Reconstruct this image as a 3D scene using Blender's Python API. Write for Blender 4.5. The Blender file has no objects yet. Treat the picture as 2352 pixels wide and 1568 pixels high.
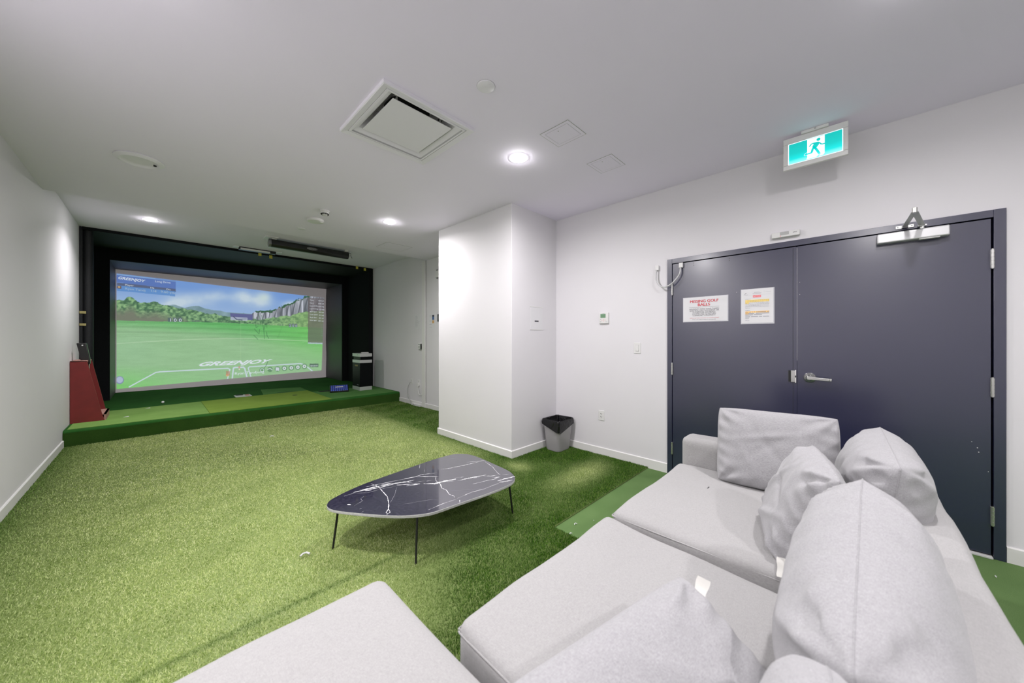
import bpy, bmesh, math, random
import numpy as np
from mathutils import Vector, Matrix
random.seed(7)
S = bpy.context.scene
COL = S.collection
# ---------------------------------------------------------------- camera
F_PX = 797.9; CX = 1176.0; HY = 777.2; EYE = 1.38
YAW = math.atan(817.3/797.9)
cam_d = bpy.data.cameras.new('camera'); cam = bpy.data.objects.new('camera', cam_d); COL.objects.link(cam)
cam.location = (0, 0, EYE); cam.rotation_euler = (math.pi/2, 0, -YAW)
cam_d.sensor_width = 36; cam_d.sensor_fit = 'HORIZONTAL'; cam_d.lens = F_PX/2352*36
cam_d.shift_y = -(784-HY)/2352
cam_d.clip_start = 0.02
cam_d.dof.use_dof = True; cam_d.dof.focus_distance = 3.6; cam_d.dof.aperture_fstop = 2.0
S.camera = cam
# ---------------------------------------------------------------- world, exposure
wd = bpy.data.worlds.new('world'); S.world = wd; wd.use_nodes = True
wd.node_tree.nodes['Background'].inputs[0].default_value = (0.5, 0.5, 0.5, 1)
wd.node_tree.nodes['Background'].inputs[1].default_value = 0.0
S.view_settings.view_transform = 'Standard'; S.view_settings.look = 'None'
S.view_settings.exposure = 0.20; S.view_settings.gamma = 1.0; S.view_settings.use_curve_mapping = False
LAMP_W = 27.5
LAMP_K = [0.88, 1.18, 0.72, 1.65, 0.55, 0.44, 1.1]     # dimmer setting of each lamp
LAMPS = [(2.17, 2.04, 2.927), (2.17, 4.39, 2.927), (-0.06, 7.27, 3.10), (-0.1, 2.04, 2.927), (2.17, -0.25, 2.927), (-0.1, -0.25, 2.927), (1.0, -1.9, 2.927)]  # last one is an unseen fill lamp added behind the sofa
# ---------------------------------------------------------------- helpers
def srgb(r, g, b):
    f = lambda c: (c/255/12.92) if c/255 <= 0.04045 else ((c/255+0.055)/1.055)**2.4
    return (f(r), f(g), f(b))
MATS = {}
def mat(name, col, rough=0.5, metal=0.0, var=0.0, vscale=20.0, bump=0.0, bscale=200.0, bdist=0.002, coat=0.0, spec=0.5, emit=None, estr=1.0, sheen=0.0, stretch=None, coatr=0.03, coatior=1.5):
    m = bpy.data.materials.new(name); m.use_nodes = True; MATS[name] = m
    nt = m.node_tree; b = nt.nodes['Principled BSDF']
    b.inputs['Base Color'].default_value = (*col, 1); b.inputs['Roughness'].default_value = rough
    b.inputs['Metallic'].default_value = metal; b.inputs['Specular IOR Level'].default_value = spec
    b.inputs['Coat Weight'].default_value = coat; b.inputs['Coat Roughness'].default_value = coatr; b.inputs['Coat IOR'].default_value = coatior; b.inputs['Sheen Weight'].default_value = sheen
    if emit:
        b.inputs['Emission Color'].default_value = (*emit, 1); b.inputs['Emission Strength'].default_value = estr
    tc = nt.nodes.new('ShaderNodeTexCoord'); mp = nt.nodes.new('ShaderNodeMapping')
    nt.links.new(tc.outputs['Object'], mp.inputs[0])
    if stretch: mp.inputs['Scale'].default_value = stretch
    if var > 0:
        n = nt.nodes.new('ShaderNodeTexNoise'); n.inputs['Scale'].default_value = vscale; n.inputs['Detail'].default_value = 4
        nt.links.new(mp.outputs[0], n.inputs['Vector'])
        mx = nt.nodes.new('ShaderNodeMix'); mx.data_type = 'RGBA'
        mx.inputs[6].default_value = (*[c*(1-var) for c in col], 1); mx.inputs[7].default_value = (*[min(1, c*(1+var)) for c in col], 1)
        nt.links.new(n.outputs[0], mx.inputs[0]); nt.links.new(mx.outputs[2], b.inputs['Base Color'])
    if bump > 0:
        n = nt.nodes.new('ShaderNodeTexNoise'); n.inputs['Scale'].default_value = bscale; n.inputs['Detail'].default_value = 3
        nt.links.new(mp.outputs[0], n.inputs['Vector'])
        bp = nt.nodes.new('ShaderNodeBump'); bp.inputs['Strength'].default_value = bump; bp.inputs['Distance'].default_value = bdist
        nt.links.new(n.outputs[0], bp.inputs['Height']); nt.links.new(bp.outputs[0], b.inputs['Normal'])
    return m
def emat(name, col, s=1.0):
    return mat(name, tuple(c*0.3 for c in col), 0.6, emit=col, estr=s)

mat('wall_paint', (0.68, 0.665, 0.69), 0.65, var=0.015, vscale=3, bump=0.08, bscale=260, bdist=0.001)
mat('ceiling_paint', (0.83, 0.785, 0.91), 0.8, var=0.015, vscale=2, bump=0.05, bscale=200, bdist=0.001)
mat('trim_paint', (0.71, 0.70, 0.69), 0.4, var=0.01, vscale=10)
mat('white_plastic', (0.69, 0.685, 0.68), 0.35, var=0.01, vscale=8)
mat('white_metal', (0.74, 0.73, 0.73), 0.4, var=0.02, vscale=8)
mat('shade_gap', (0.02, 0.02, 0.02), 0.9, var=0.1, vscale=30)
mat('grey_line', (0.42, 0.42, 0.42), 0.7, var=0.05, vscale=30)
mat('navy_paint', (0.011, 0.012, 0.046), 0.30, var=0.12, vscale=160, bump=0.40, bscale=300, bdist=0.0008, spec=0.9, coat=0.8, coatr=0.20, coatior=1.6)
mat('aluminium', (0.62, 0.62, 0.63), 0.38, metal=0.55, var=0.03, vscale=30, stretch=(1, 1, 8))
mat('steel', (0.60, 0.60, 0.58), 0.25, metal=0.9, var=0.06, vscale=40)
mat('steel_dark', (0.25, 0.25, 0.26), 0.4, metal=0.8, var=0.1, vscale=40)
mat('black_plastic', (0.012, 0.012, 0.013), 0.35, var=0.2, vscale=60)
mat('black_gloss', (0.003, 0.004, 0.005), 0.35, var=0.2, vscale=60, spec=0.12)
mat('black_fabric', (0.008, 0.009, 0.010), 0.95, var=0.4, vscale=90, bump=0.5, bscale=160, bdist=0.003, spec=0.15)
mat('black_padding', (0.010, 0.011, 0.013), 0.6, var=0.5, vscale=60, bump=0.6, bscale=120, bdist=0.004, spec=0.3)
mat('navy_fabric', (0.008, 0.010, 0.015), 0.5, var=0.4, vscale=90, bump=0.5, bscale=160, bdist=0.003, spec=0.9)
mat('screen_cloth', (0.66, 0.61, 0.63), 0.85, var=0.06, vscale=60, bump=0.15, bscale=500, emit=(1.0, 0.90, 0.94), estr=0.10)  # faint glow on the cloth stands in for projector spill
mat('yellow_webbing', srgb(200, 190, 70), 0.7, var=0.1, vscale=60)
mat('tan_webbing', srgb(150, 140, 90), 0.7, var=0.1, vscale=60)
mat('red_board', srgb(120, 28, 28), 0.55, var=0.22, vscale=9, bump=0.1, bscale=90)
mat('raw_wood', srgb(175, 130, 120), 0.7, var=0.2, vscale=30)
mat('paper', (0.68, 0.675, 0.695), 0.55, var=0.01, vscale=20)
mat('laminate', (0.52, 0.52, 0.56), 0.15, var=0.03, vscale=12, coat=0.6)
mat('red_ink', srgb(205, 72, 82), 0.7, var=0.05)
mat('black_ink', srgb(60, 60, 68), 0.7, var=0.05)
mat('grey_ink', srgb(135, 135, 142), 0.7, var=0.05)
mat('light_ink', srgb(175, 175, 182), 0.7, var=0.05)
mat('yellow_mark', srgb(245, 215, 120), 0.7, var=0.05)
mat('orange_mark', srgb(250, 200, 120), 0.7, var=0.05)
mat('notice_red', srgb(235, 105, 110), 0.7, var=0.05)
mat('picture_blue', srgb(70, 100, 150), 0.6, var=0.3, vscale=60)
mat('picture_orange', srgb(205, 165, 110), 0.6, var=0.3, vscale=60)
mat('lcd_green', srgb(110, 145, 115), 0.3, var=0.05)
mat('bin_grey', srgb(168, 165, 168), 0.42, var=0.02, vscale=6)
mat('bag_plastic', (0.003, 0.003, 0.004), 0.13, var=0.3, vscale=20, bump=0.6, bscale=30, bdist=0.012)
mat('bag_sheen', (0.10, 0.10, 0.11), 0.3, var=0.4, vscale=25, bump=0.9, bscale=30, bdist=0.01)
mat('table_edge', (0.42, 0.42, 0.41), 0.6, var=0.3, vscale=90)
mat('leg_black', (0.010, 0.010, 0.011), 0.45, var=0.2, vscale=40)
mat('screed_silver', (0.55, 0.55, 0.54), 0.5, var=0.1, vscale=30)
mat('ball_white', (0.85, 0.85, 0.83), 0.3, var=0.02, bump=0.4, bscale=300, bdist=0.001)
mat('pale_red', srgb(222, 178, 178), 0.6, var=0.05)
mat('tag_white', (0.58, 0.57, 0.54), 0.7, var=0.03, vscale=40, bump=0.3, bscale=120)
mat('keypad_blue', srgb(70, 85, 160), 0.4, emit=srgb(70, 85, 160), estr=0.25)
mat('hole_dark', (0.01, 0.015, 0.01), 0.9, var=0.1)
mat('gold_text', srgb(190, 175, 110), 0.5, var=0.05)
mat('cable_grey', (0.40, 0.40, 0.40), 0.5, var=0.05)
mat('fixture_white', (0.75, 0.735, 0.78), 0.5, var=0.01)
emat('lamp_glow', (1.0, 0.97, 0.97), 250.0)
# fabric with heathered weave
def fabric(name, col, amt=0.16):
    m = bpy.data.materials.new(name); m.use_nodes = True; MATS[name] = m
    nt = m.node_tree; b = nt.nodes['Principled BSDF']; L = nt.links.new
    b.inputs['Roughness'].default_value = 0.95; b.inputs['Specular IOR Level'].default_value = 0.15
    b.inputs['Sheen Weight'].default_value = 0.25; b.inputs['Sheen Roughness'].default_value = 0.5
    tc = nt.nodes.new('ShaderNodeTexCoord')
    heights = []
    facs = []
    for sc in ((900, 90, 260), (90, 700, 700)):
        mp = nt.nodes.new('ShaderNodeMapping'); mp.inputs['Scale'].default_value = sc
        L(tc.outputs['Object'], mp.inputs[0])
        n = nt.nodes.new('ShaderNodeTexNoise'); n.inputs['Scale'].default_value = 1.0; n.inputs['Detail'].default_value = 3
        L(mp.outputs[0], n.inputs['Vector']); facs.append(n.outputs[0])
    ad = nt.nodes.new('ShaderNodeMath'); ad.operation = 'ADD'; L(facs[0], ad.inputs[0]); L(facs[1], ad.inputs[1])
    big = nt.nodes.new('ShaderNodeTexNoise'); big.inputs['Scale'].default_value = 5; big.inputs['Detail'].default_value = 3
    L(tc.outputs['Object'], big.inputs['Vector'])
    mr = nt.nodes.new('ShaderNodeMapRange'); mr.inputs[1].default_value = 0.6; mr.inputs[2].default_value = 1.4
    L(ad.outputs[0], mr.inputs[0])
    mx = nt.nodes.new('ShaderNodeMix'); mx.data_type = 'RGBA'
    mx.inputs[6].default_value = (*[c*(1-amt) for c in col], 1); mx.inputs[7].default_value = (*[min(1, c*(1+amt*0.7)) for c in col], 1)
    L(mr.outputs[0], mx.inputs[0]); L(mx.outputs[2], b.inputs['Base Color'])
    bp = nt.nodes.new('ShaderNodeBump'); bp.inputs['Strength'].default_value = 0.45; bp.inputs['Distance'].default_value = 0.0015
    L(ad.outputs[0], bp.inputs['Height'])
    bp2 = nt.nodes.new('ShaderNodeBump'); bp2.inputs['Strength'].default_value = 0.35; bp2.inputs['Distance'].default_value = 0.02
    L(big.outputs[0], bp2.inputs['Height']); L(bp.outputs[0], bp2.inputs['Normal'])
    L(bp2.outputs[0], b.inputs['Normal'])
    return m
fabric('sofa_fabric', (0.375, 0.368, 0.368), 0.22)
fabric('pillow_fabric', (0.37, 0.364, 0.378), 0.30)
# short putting-green carpet
def carpet(name, c1, c2):
    m = bpy.data.materials.new(name); m.use_nodes = True; MATS[name] = m
    nt = m.node_tree; b = nt.nodes['Principled BSDF']; L = nt.links.new
    b.inputs['Roughness'].default_value = 0.95; b.inputs['Specular IOR Level'].default_value = 0.1
    tc = nt.nodes.new('ShaderNodeTexCoord')
    n = nt.nodes.new('ShaderNodeTexNoise'); n.inputs['Scale'].default_value = 420; n.inputs['Detail'].default_value = 2
    n2 = nt.nodes.new('ShaderNodeTexNoise'); n2.inputs['Scale'].default_value = 3.0; n2.inputs['Detail'].default_value = 4
    L(tc.outputs['Object'], n.inputs['Vector']); L(tc.outputs['Object'], n2.inputs['Vector'])
    ad = nt.nodes.new('ShaderNodeMath'); ad.operation = 'MULTIPLY_ADD'; ad.inputs[1].default_value = 0.5
    L(n2.outputs[0], ad.inputs[0]); L(n.outputs[0], ad.inputs[2])
    mr = nt.nodes.new('ShaderNodeMapRange'); mr.inputs[1].default_value = 0.5; mr.inputs[2].default_value = 1.0
    L(ad.outputs[0], mr.inputs[0])
    mx = nt.nodes.new('ShaderNodeMix'); mx.data_type = 'RGBA'; mx.inputs[6].default_value = (*c1, 1); mx.inputs[7].default_value = (*c2, 1)
    L(mr.outputs[0], mx.inputs[0]); L(mx.outputs[2], b.inputs['Base Color'])
    bp = nt.nodes.new('ShaderNodeBump'); bp.inputs['Strength'].default_value = 0.8; bp.inputs['Distance'].default_value = 0.003
    L(n.outputs[0], bp.inputs['Height']); L(bp.outputs[0], b.inputs['Normal'])
carpet('green_carpet', (0.075, 0.145, 0.045), (0.15, 0.24, 0.09))
carpet('platform_carpet', (0.014, 0.075, 0.012), (0.035, 0.13, 0.025))
carpet('riser_carpet_shaded', (0.018, 0.055, 0.008), (0.045, 0.105, 0.018))  # same carpet, with the shade of the upright face put into its colour
carpet('mat_light', (0.14, 0.27, 0.06), (0.24, 0.40, 0.11))
carpet('mat_olive', (0.15, 0.25, 0.035), (0.25, 0.37, 0.07))
carpet('mat_mid', (0.06, 0.17, 0.04), (0.12, 0.27, 0.08))
# marble
def marble():
    m = bpy.data.materials.new('black_marble'); m.use_nodes = True; MATS['black_marble'] = m
    nt = m.node_tree; b = nt.nodes['Principled BSDF']; L = nt.links.new
    b.inputs['Roughness'].default_value = 0.12; b.inputs['Coat Weight'].default_value = 1.0; b.inputs['Coat IOR'].default_value = 1.7; b.inputs['Coat Roughness'].default_value = 0.05; b.inputs['Specular IOR Level'].default_value = 0.6
    tc = nt.nodes.new('ShaderNodeTexCoord')
    n = nt.nodes.new('ShaderNodeTexNoise'); n.inputs['Scale'].default_value = 60; n.inputs['Detail'].default_value = 6
    L(tc.outputs['Object'], n.inputs['Vector'])
    cr = nt.nodes.new('ShaderNodeValToRGB'); cr.color_ramp.elements[0].color = (0.022, 0.021, 0.042, 1); cr.color_ramp.elements[1].color = (0.06, 0.057, 0.085, 1)
    cr.color_ramp.elements[0].position = 0.4; cr.color_ramp.elements[1].position = 0.8
    L(n.outputs[0], cr.inputs[0]); L(cr.outputs[0], b.inputs['Base Color'])
marble()
mat('vein_white', (0.72, 0.72, 0.74), 0.2, var=0.1, vscale=80)
mat('vein_grey', (0.34, 0.34, 0.37), 0.2, var=0.1, vscale=80)

class MB:
    """collects geometry in world coordinates, linked as one mesh object"""
    def __init__(s): s.v = []; s.f = []; s.m = []; s.names = []
    def mi(s, name):
        if name not in s.names: s.names.append(name)
        return s.names.index(name)
    def add(s, vs, fs, m):
        o = len(s.v); s.v += [tuple(v) for v in vs]; k = s.mi(m)
        for f in fs: s.f.append(tuple(i+o for i in f)); s.m.append(k)
        return s
    def box(s, lo, hi, m):
        x0, y0, z0 = lo; x1, y1, z1 = hi
        vs = [(x0,y0,z0),(x1,y0,z0),(x1,y1,z0),(x0,y1,z0),(x0,y0,z1),(x1,y0,z1),(x1,y1,z1),(x0,y1,z1)]
        return s.add(vs, [(0,3,2,1),(4,5,6,7),(0,1,5,4),(1,2,6,5),(2,3,7,6),(3,0,4,7)], m)
    def obox(s, c, ax, ay, az, m):
        c = Vector(c); ax, ay, az = Vector(ax), Vector(ay), Vector(az); vs = []
        for k in (-1, 1):
            for i, j in ((-1,-1),(1,-1),(1,1),(-1,1)): vs.append(c+ax*i+ay*j+az*k)
        return s.add(vs, [(0,3,2,1),(4,5,6,7),(0,1,5,4),(1,2,6,5),(2,3,7,6),(3,0,4,7)], m)
    def prism(s, pts, off, m, m2=None):
        """polygon pts (3d) extruded by off; back faces closed"""
        n = len(pts); off = Vector(off); a = [Vector(p) for p in pts]; b = [p+off for p in a]
        s.add(a+b, [tuple(range(n)), tuple(range(2*n-1, n-1, -1))], m)
        s.add(a+b, [(i, i+n, (i+1) % n+n, (i+1) % n) for i in range(n)], m2 or m); return s
    def poly(s, pts, m): return s.add(pts, [tuple(range(len(pts)))], m)
    def tube(s, path, r, m, n=10, cap=True):
        P = [Vector(p) for p in path]; R = r if hasattr(r, '__len__') else [r]*len(P); vs = []; fs = []
        up = None
        for i, p in enumerate(P):
            t = (P[min(i+1, len(P)-1)]-P[max(i-1, 0)]).normalized()
            if up is None:
                up = t.orthogonal().normalized()
            up = (up - t*up.dot(t)).normalized(); w = t.cross(up)
            for k in range(n):
                a = 2*math.pi*k/n; vs.append(p+(up*math.cos(a)+w*math.sin(a))*R[i])
        for i in range(len(P)-1):
            for k in range(n): fs.append((i*n+k, i*n+(k+1) % n, (i+1)*n+(k+1) % n, (i+1)*n+k))
        if cap: fs += [tuple(range(n-1, -1, -1)), tuple((len(P)-1)*n+k for k in range(n))]
        return s.add(vs, fs, m)
    def lathe(s, prof, c, m, n=32, ax=(0, 0, 1), close=True):
        """prof: (radius, height) list along axis ax from c"""
        c = Vector(c); ax = Vector(ax).normalized(); u = ax.orthogonal().normalized(); w = ax.cross(u); vs = []; fs = []
        for r, h in prof:
            for k in range(n):
                a = 2*math.pi*k/n; vs.append(c+ax*h+(u*math.cos(a)+w*math.sin(a))*r)
        for i in range(len(prof)-1):
            for k in range(n): fs.append((i*n+k, i*n+(k+1) % n, (i+1)*n+(k+1) % n, (i+1)*n+k))
        if close: fs += [tuple(range(n-1, -1, -1)), tuple((len(prof)-1)*n+k for k in range(n))]
        return s.add(vs, fs, m)
    def stroke(s, pts, w, up, m, off=(0, 0, 0)):
        """flat ribbon along pts in the plane with normal up; w width or list"""
        P = [Vector(p)+Vector(off) for p in pts]; N = Vector(up); W = w if hasattr(w, '__len__') else [w]*len(P); vs = []
        for i, p in enumerate(P):
            t = (P[min(i+1, len(P)-1)]-P[max(i-1, 0)]).normalized(); q = N.cross(t)
            vs += [p+q*W[i]/2, p-q*W[i]/2]
        return s.add(vs, [(2*i, 2*i+1, 2*i+3, 2*i+2) for i in range(len(P)-1)], m)
    def text(s, txt, org, right, up, size, m, width=None, align='CENTER', bold=0.0, shear=0.0, space=1.0):
        c = bpy.data.curves.new('t', 'FONT'); c.body = txt; c.size = 1; c.align_x = align; c.offset = bold; c.shear = shear; c.space_character = space
        c.resolution_u = 3; width = None if len(txt) == 1 else width; o = bpy.data.objects.new('t', c); COL.objects.link(o)
        dg = bpy.context.evaluated_depsgraph_get(); me = bpy.data.meshes.new_from_object(o.evaluated_get(dg))
        vs = [v.co.copy() for v in me.vertices]; fs = [tuple(p.vertices) for p in me.polygons]
        bpy.data.objects.remove(o); bpy.data.curves.remove(c); bpy.data.meshes.remove(me)
        if not vs: return s
        xs = [v.x for v in vs]; k = size
        kx = (width/(max(xs)-min(xs))) if width else k
        R, U, O = Vector(right), Vector(up), Vector(org)
        return s.add([O+R*v.x*kx+U*v.y*k for v in vs], fs, m)
    def build(s, name, parent=None, smooth=None, bevel=0, seg=2, loc=None, kind=None, label=None, cat=None, group=None, recalc=False):
        base = Vector(parent['_w']) if parent is not None else Vector(loc or (0, 0, 0))
        me = bpy.data.meshes.new(name); me.from_pydata([tuple(Vector(v)-base) for v in s.v], [], s.f)
        for n in s.names: me.materials.append(MATS[n])
        me.polygons.foreach_set('material_index', s.m); me.update()
        if recalc:
            bm = bmesh.new(); bm.from_mesh(me); bmesh.ops.remove_doubles(bm, verts=bm.verts, dist=1e-5); bmesh.ops.recalc_face_normals(bm, faces=bm.faces); bm.to_mesh(me); bm.free()
        if smooth is not None:
            me.polygons.foreach_set('use_smooth', [True]*len(me.polygons)); me.set_sharp_from_angle(angle=math.radians(smooth))
        o = bpy.data.objects.new(name, me); COL.objects.link(o)
        if parent is not None:
            o.parent = parent; o['_w'] = list(base)
        else: o.location = base; o['_w'] = list(base)
        if bevel:
            b = o.modifiers.new('bevel', 'BEVEL'); b.width = bevel; b.segments = seg; b.limit_method = 'ANGLE'; b.angle_limit = math.radians(40)
            if smooth is None:
                me.polygons.foreach_set('use_smooth', [True]*len(me.polygons)); me.set_sharp_from_angle(angle=math.radians(50))
        tag(o, label, cat, group, kind)
        return o
def tag(o, label=None, cat=None, group=None, kind=None):
    if label: o['label'] = label
    if cat: o['category'] = cat
    if group: o['group'] = group
    if kind: o['kind'] = kind
    return o
def thing(name, loc, label, cat, group=None, kind=None):
    o = bpy.data.objects.new(name, None); COL.objects.link(o); o.location = loc; o['_w'] = list(loc); o.empty_display_size = 0.1
    return tag(o, label, cat, group, kind)
# sight-line helpers: a point of the place from a plane it lies on
sa, ca = math.sin(YAW), math.cos(YAW)
def ray(u, v): x = (u-CX)/F_PX; return (sa+x*ca, ca-x*sa, (HY-v)/F_PX)
def atX(u, v, X): r = ray(u, v); t = X/r[0]; return Vector((X, t*r[1], EYE+t*r[2]))
def atY(u, v, Y): r = ray(u, v); t = Y/r[1]; return Vector((t*r[0], Y, EYE+t*r[2]))
def atZ(u, v, Z): r = ray(u, v); t = (Z-EYE)/r[2]; return Vector((t*r[0], t*r[1], Z))

# ---------------------------------------------------------------- room
W = 3.676; W1 = 3.735; LW = -0.823; C = 2.927; FC = 3.10; PT = 0.214; BY = -2.6; PY = 7.09; BAY = 8.43; SY = 11.3
DY0, DY1, DH = -0.685, 1.349, 2.187
def struct(mb, name, **k): return mb.build(name, kind='structure', **k)
struct(MB().box((LW-0.3, BY-0.3, -0.1), (4.1, 11.7, 0.0), 'green_carpet'), 'floor', label='flat green carpeted floor under the turf', cat='floor')
m = MB().box((W, BY, 0), (W+0.14, DY0, FC+0.2), 'wall_paint').box((W, DY1, 0), (W+0.14, 2.9, FC+0.2), 'wall_paint').box((W, DY0, DH), (W+0.14, DY1, FC+0.2), 'wall_paint')
struct(m, 'wall_right', label='white painted wall holding the navy double door', cat='wall')
struct(MB().box((W1, 2.9, 0), (W1+0.12, SY+0.3, FC+0.2), 'wall_paint'), 'wall_far_right', label='white wall in the alcove beyond the column', cat='wall')
struct(MB().box((2.838, 2.775, 0), (W1+0.05, 4.245, FC+0.1), 'wall_paint'), 'wall_column', bevel=0.004, label='white boxed column projecting beside the waste bin', cat='column')
struct(MB().box((LW-0.14, BY, 0), (LW, SY+0.3, FC+0.2), 'wall_paint'), 'wall_left', label='white wall on the side of the red club rack', cat='wall')
struct(MB().box((LW-0.14, BY-0.14, 0), (4.0, BY, FC+0.2), 'wall_paint'), 'wall_back', label='white wall behind the sofa and the viewpoint', cat='wall')
struct(MB().box((LW-0.14, SY+0.12, 0), (4.0, SY+0.3, FC+0.2), 'black_fabric'), 'wall_front', label='wall hidden behind the golf simulator screen', cat='wall')
# ceiling with a square cut-out for the diffuser
hx0, hx1, hy0, hy1 = 1.0, 1.585, 2.045, 2.635
m = MB().box((LW, BY, C), (hx0, 5.95, C+0.05), 'ceiling_paint').box((hx1, BY, C), (W1+.1, 5.95, C+0.05), 'ceiling_paint').box((hx0, BY, C), (hx1, hy0, C+0.05), 'ceiling_paint').box((hx0, hy1, C), (hx1, 5.95, C+0.05), 'ceiling_paint')
m.box((LW, 5.95, C), (W1+.1, 6.0, FC+0.06), 'ceiling_paint').box((LW, 6.0, FC), (W1+.1, SY+.2, FC+0.06), 'ceiling_paint').box((LW-.1, BY-.1, FC+0.14), (W1+.2, SY+.3, FC+0.2), 'ceiling_paint')
struct(m, 'ceiling', label='grey-white painted ceiling, stepping up above the golf platform', cat='ceiling')
def skirt(name, a, b, nrm, lab):
    a = Vector((*a, 0)); b = Vector((*b, 0)); n = Vector((*nrm, 0)); t = 0.013; h = 0.098
    prof = [(0, 0), (t, 0), (t, h-0.006), (t-0.006, h), (0, h)]
    m = MB(); pts = [a+n*p+Vector((0, 0, q)) for p, q in prof]; m.prism(pts, b-a, 'trim_paint')
    return struct(m, name, smooth=30, recalc=True, label=lab, cat='baseboard')
skirt('baseboard_left', (LW, BY), (LW, PY-0.01), (1, 0), 'white baseboard along the wall of the club rack')
skirt('baseboard_right', (W, DY1+0.002), (W, 2.775), (-1, 0), 'white baseboard between the bin corner and the navy door')
skirt('baseboard_right_near', (W, BY), (W, DY0-0.002), (-1, 0), 'short white baseboard on the hinge side of the navy door')
skirt('baseboard_column_front', (2.838, 2.762), (2.838, 4.258), (-1, 0), 'white baseboard on the broad face of the column')
skirt('baseboard_column_side', (2.838, 2.775), (W, 2.775), (0, -1), 'white baseboard on the narrow column face behind the bin')
skirt('baseboard_far_right', (W1, 4.245), (W1, PY), (-1, 0), 'white baseboard in the alcove beyond the column')
skirt('baseboard_back', (LW, BY), (W, BY), (0, 1), 'white baseboard on the wall behind the sofa')
struct(MB().box((W1-0.022, 6.035, 0), (W1, 6.15, C), 'trim_paint').box((W1-0.004, 6.006, 0), (W1, 6.035, C), 'grey_line'), 'trim_1', bevel=0.003, label='tall narrow white trim board on the alcove wall', cat='trim')

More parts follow.
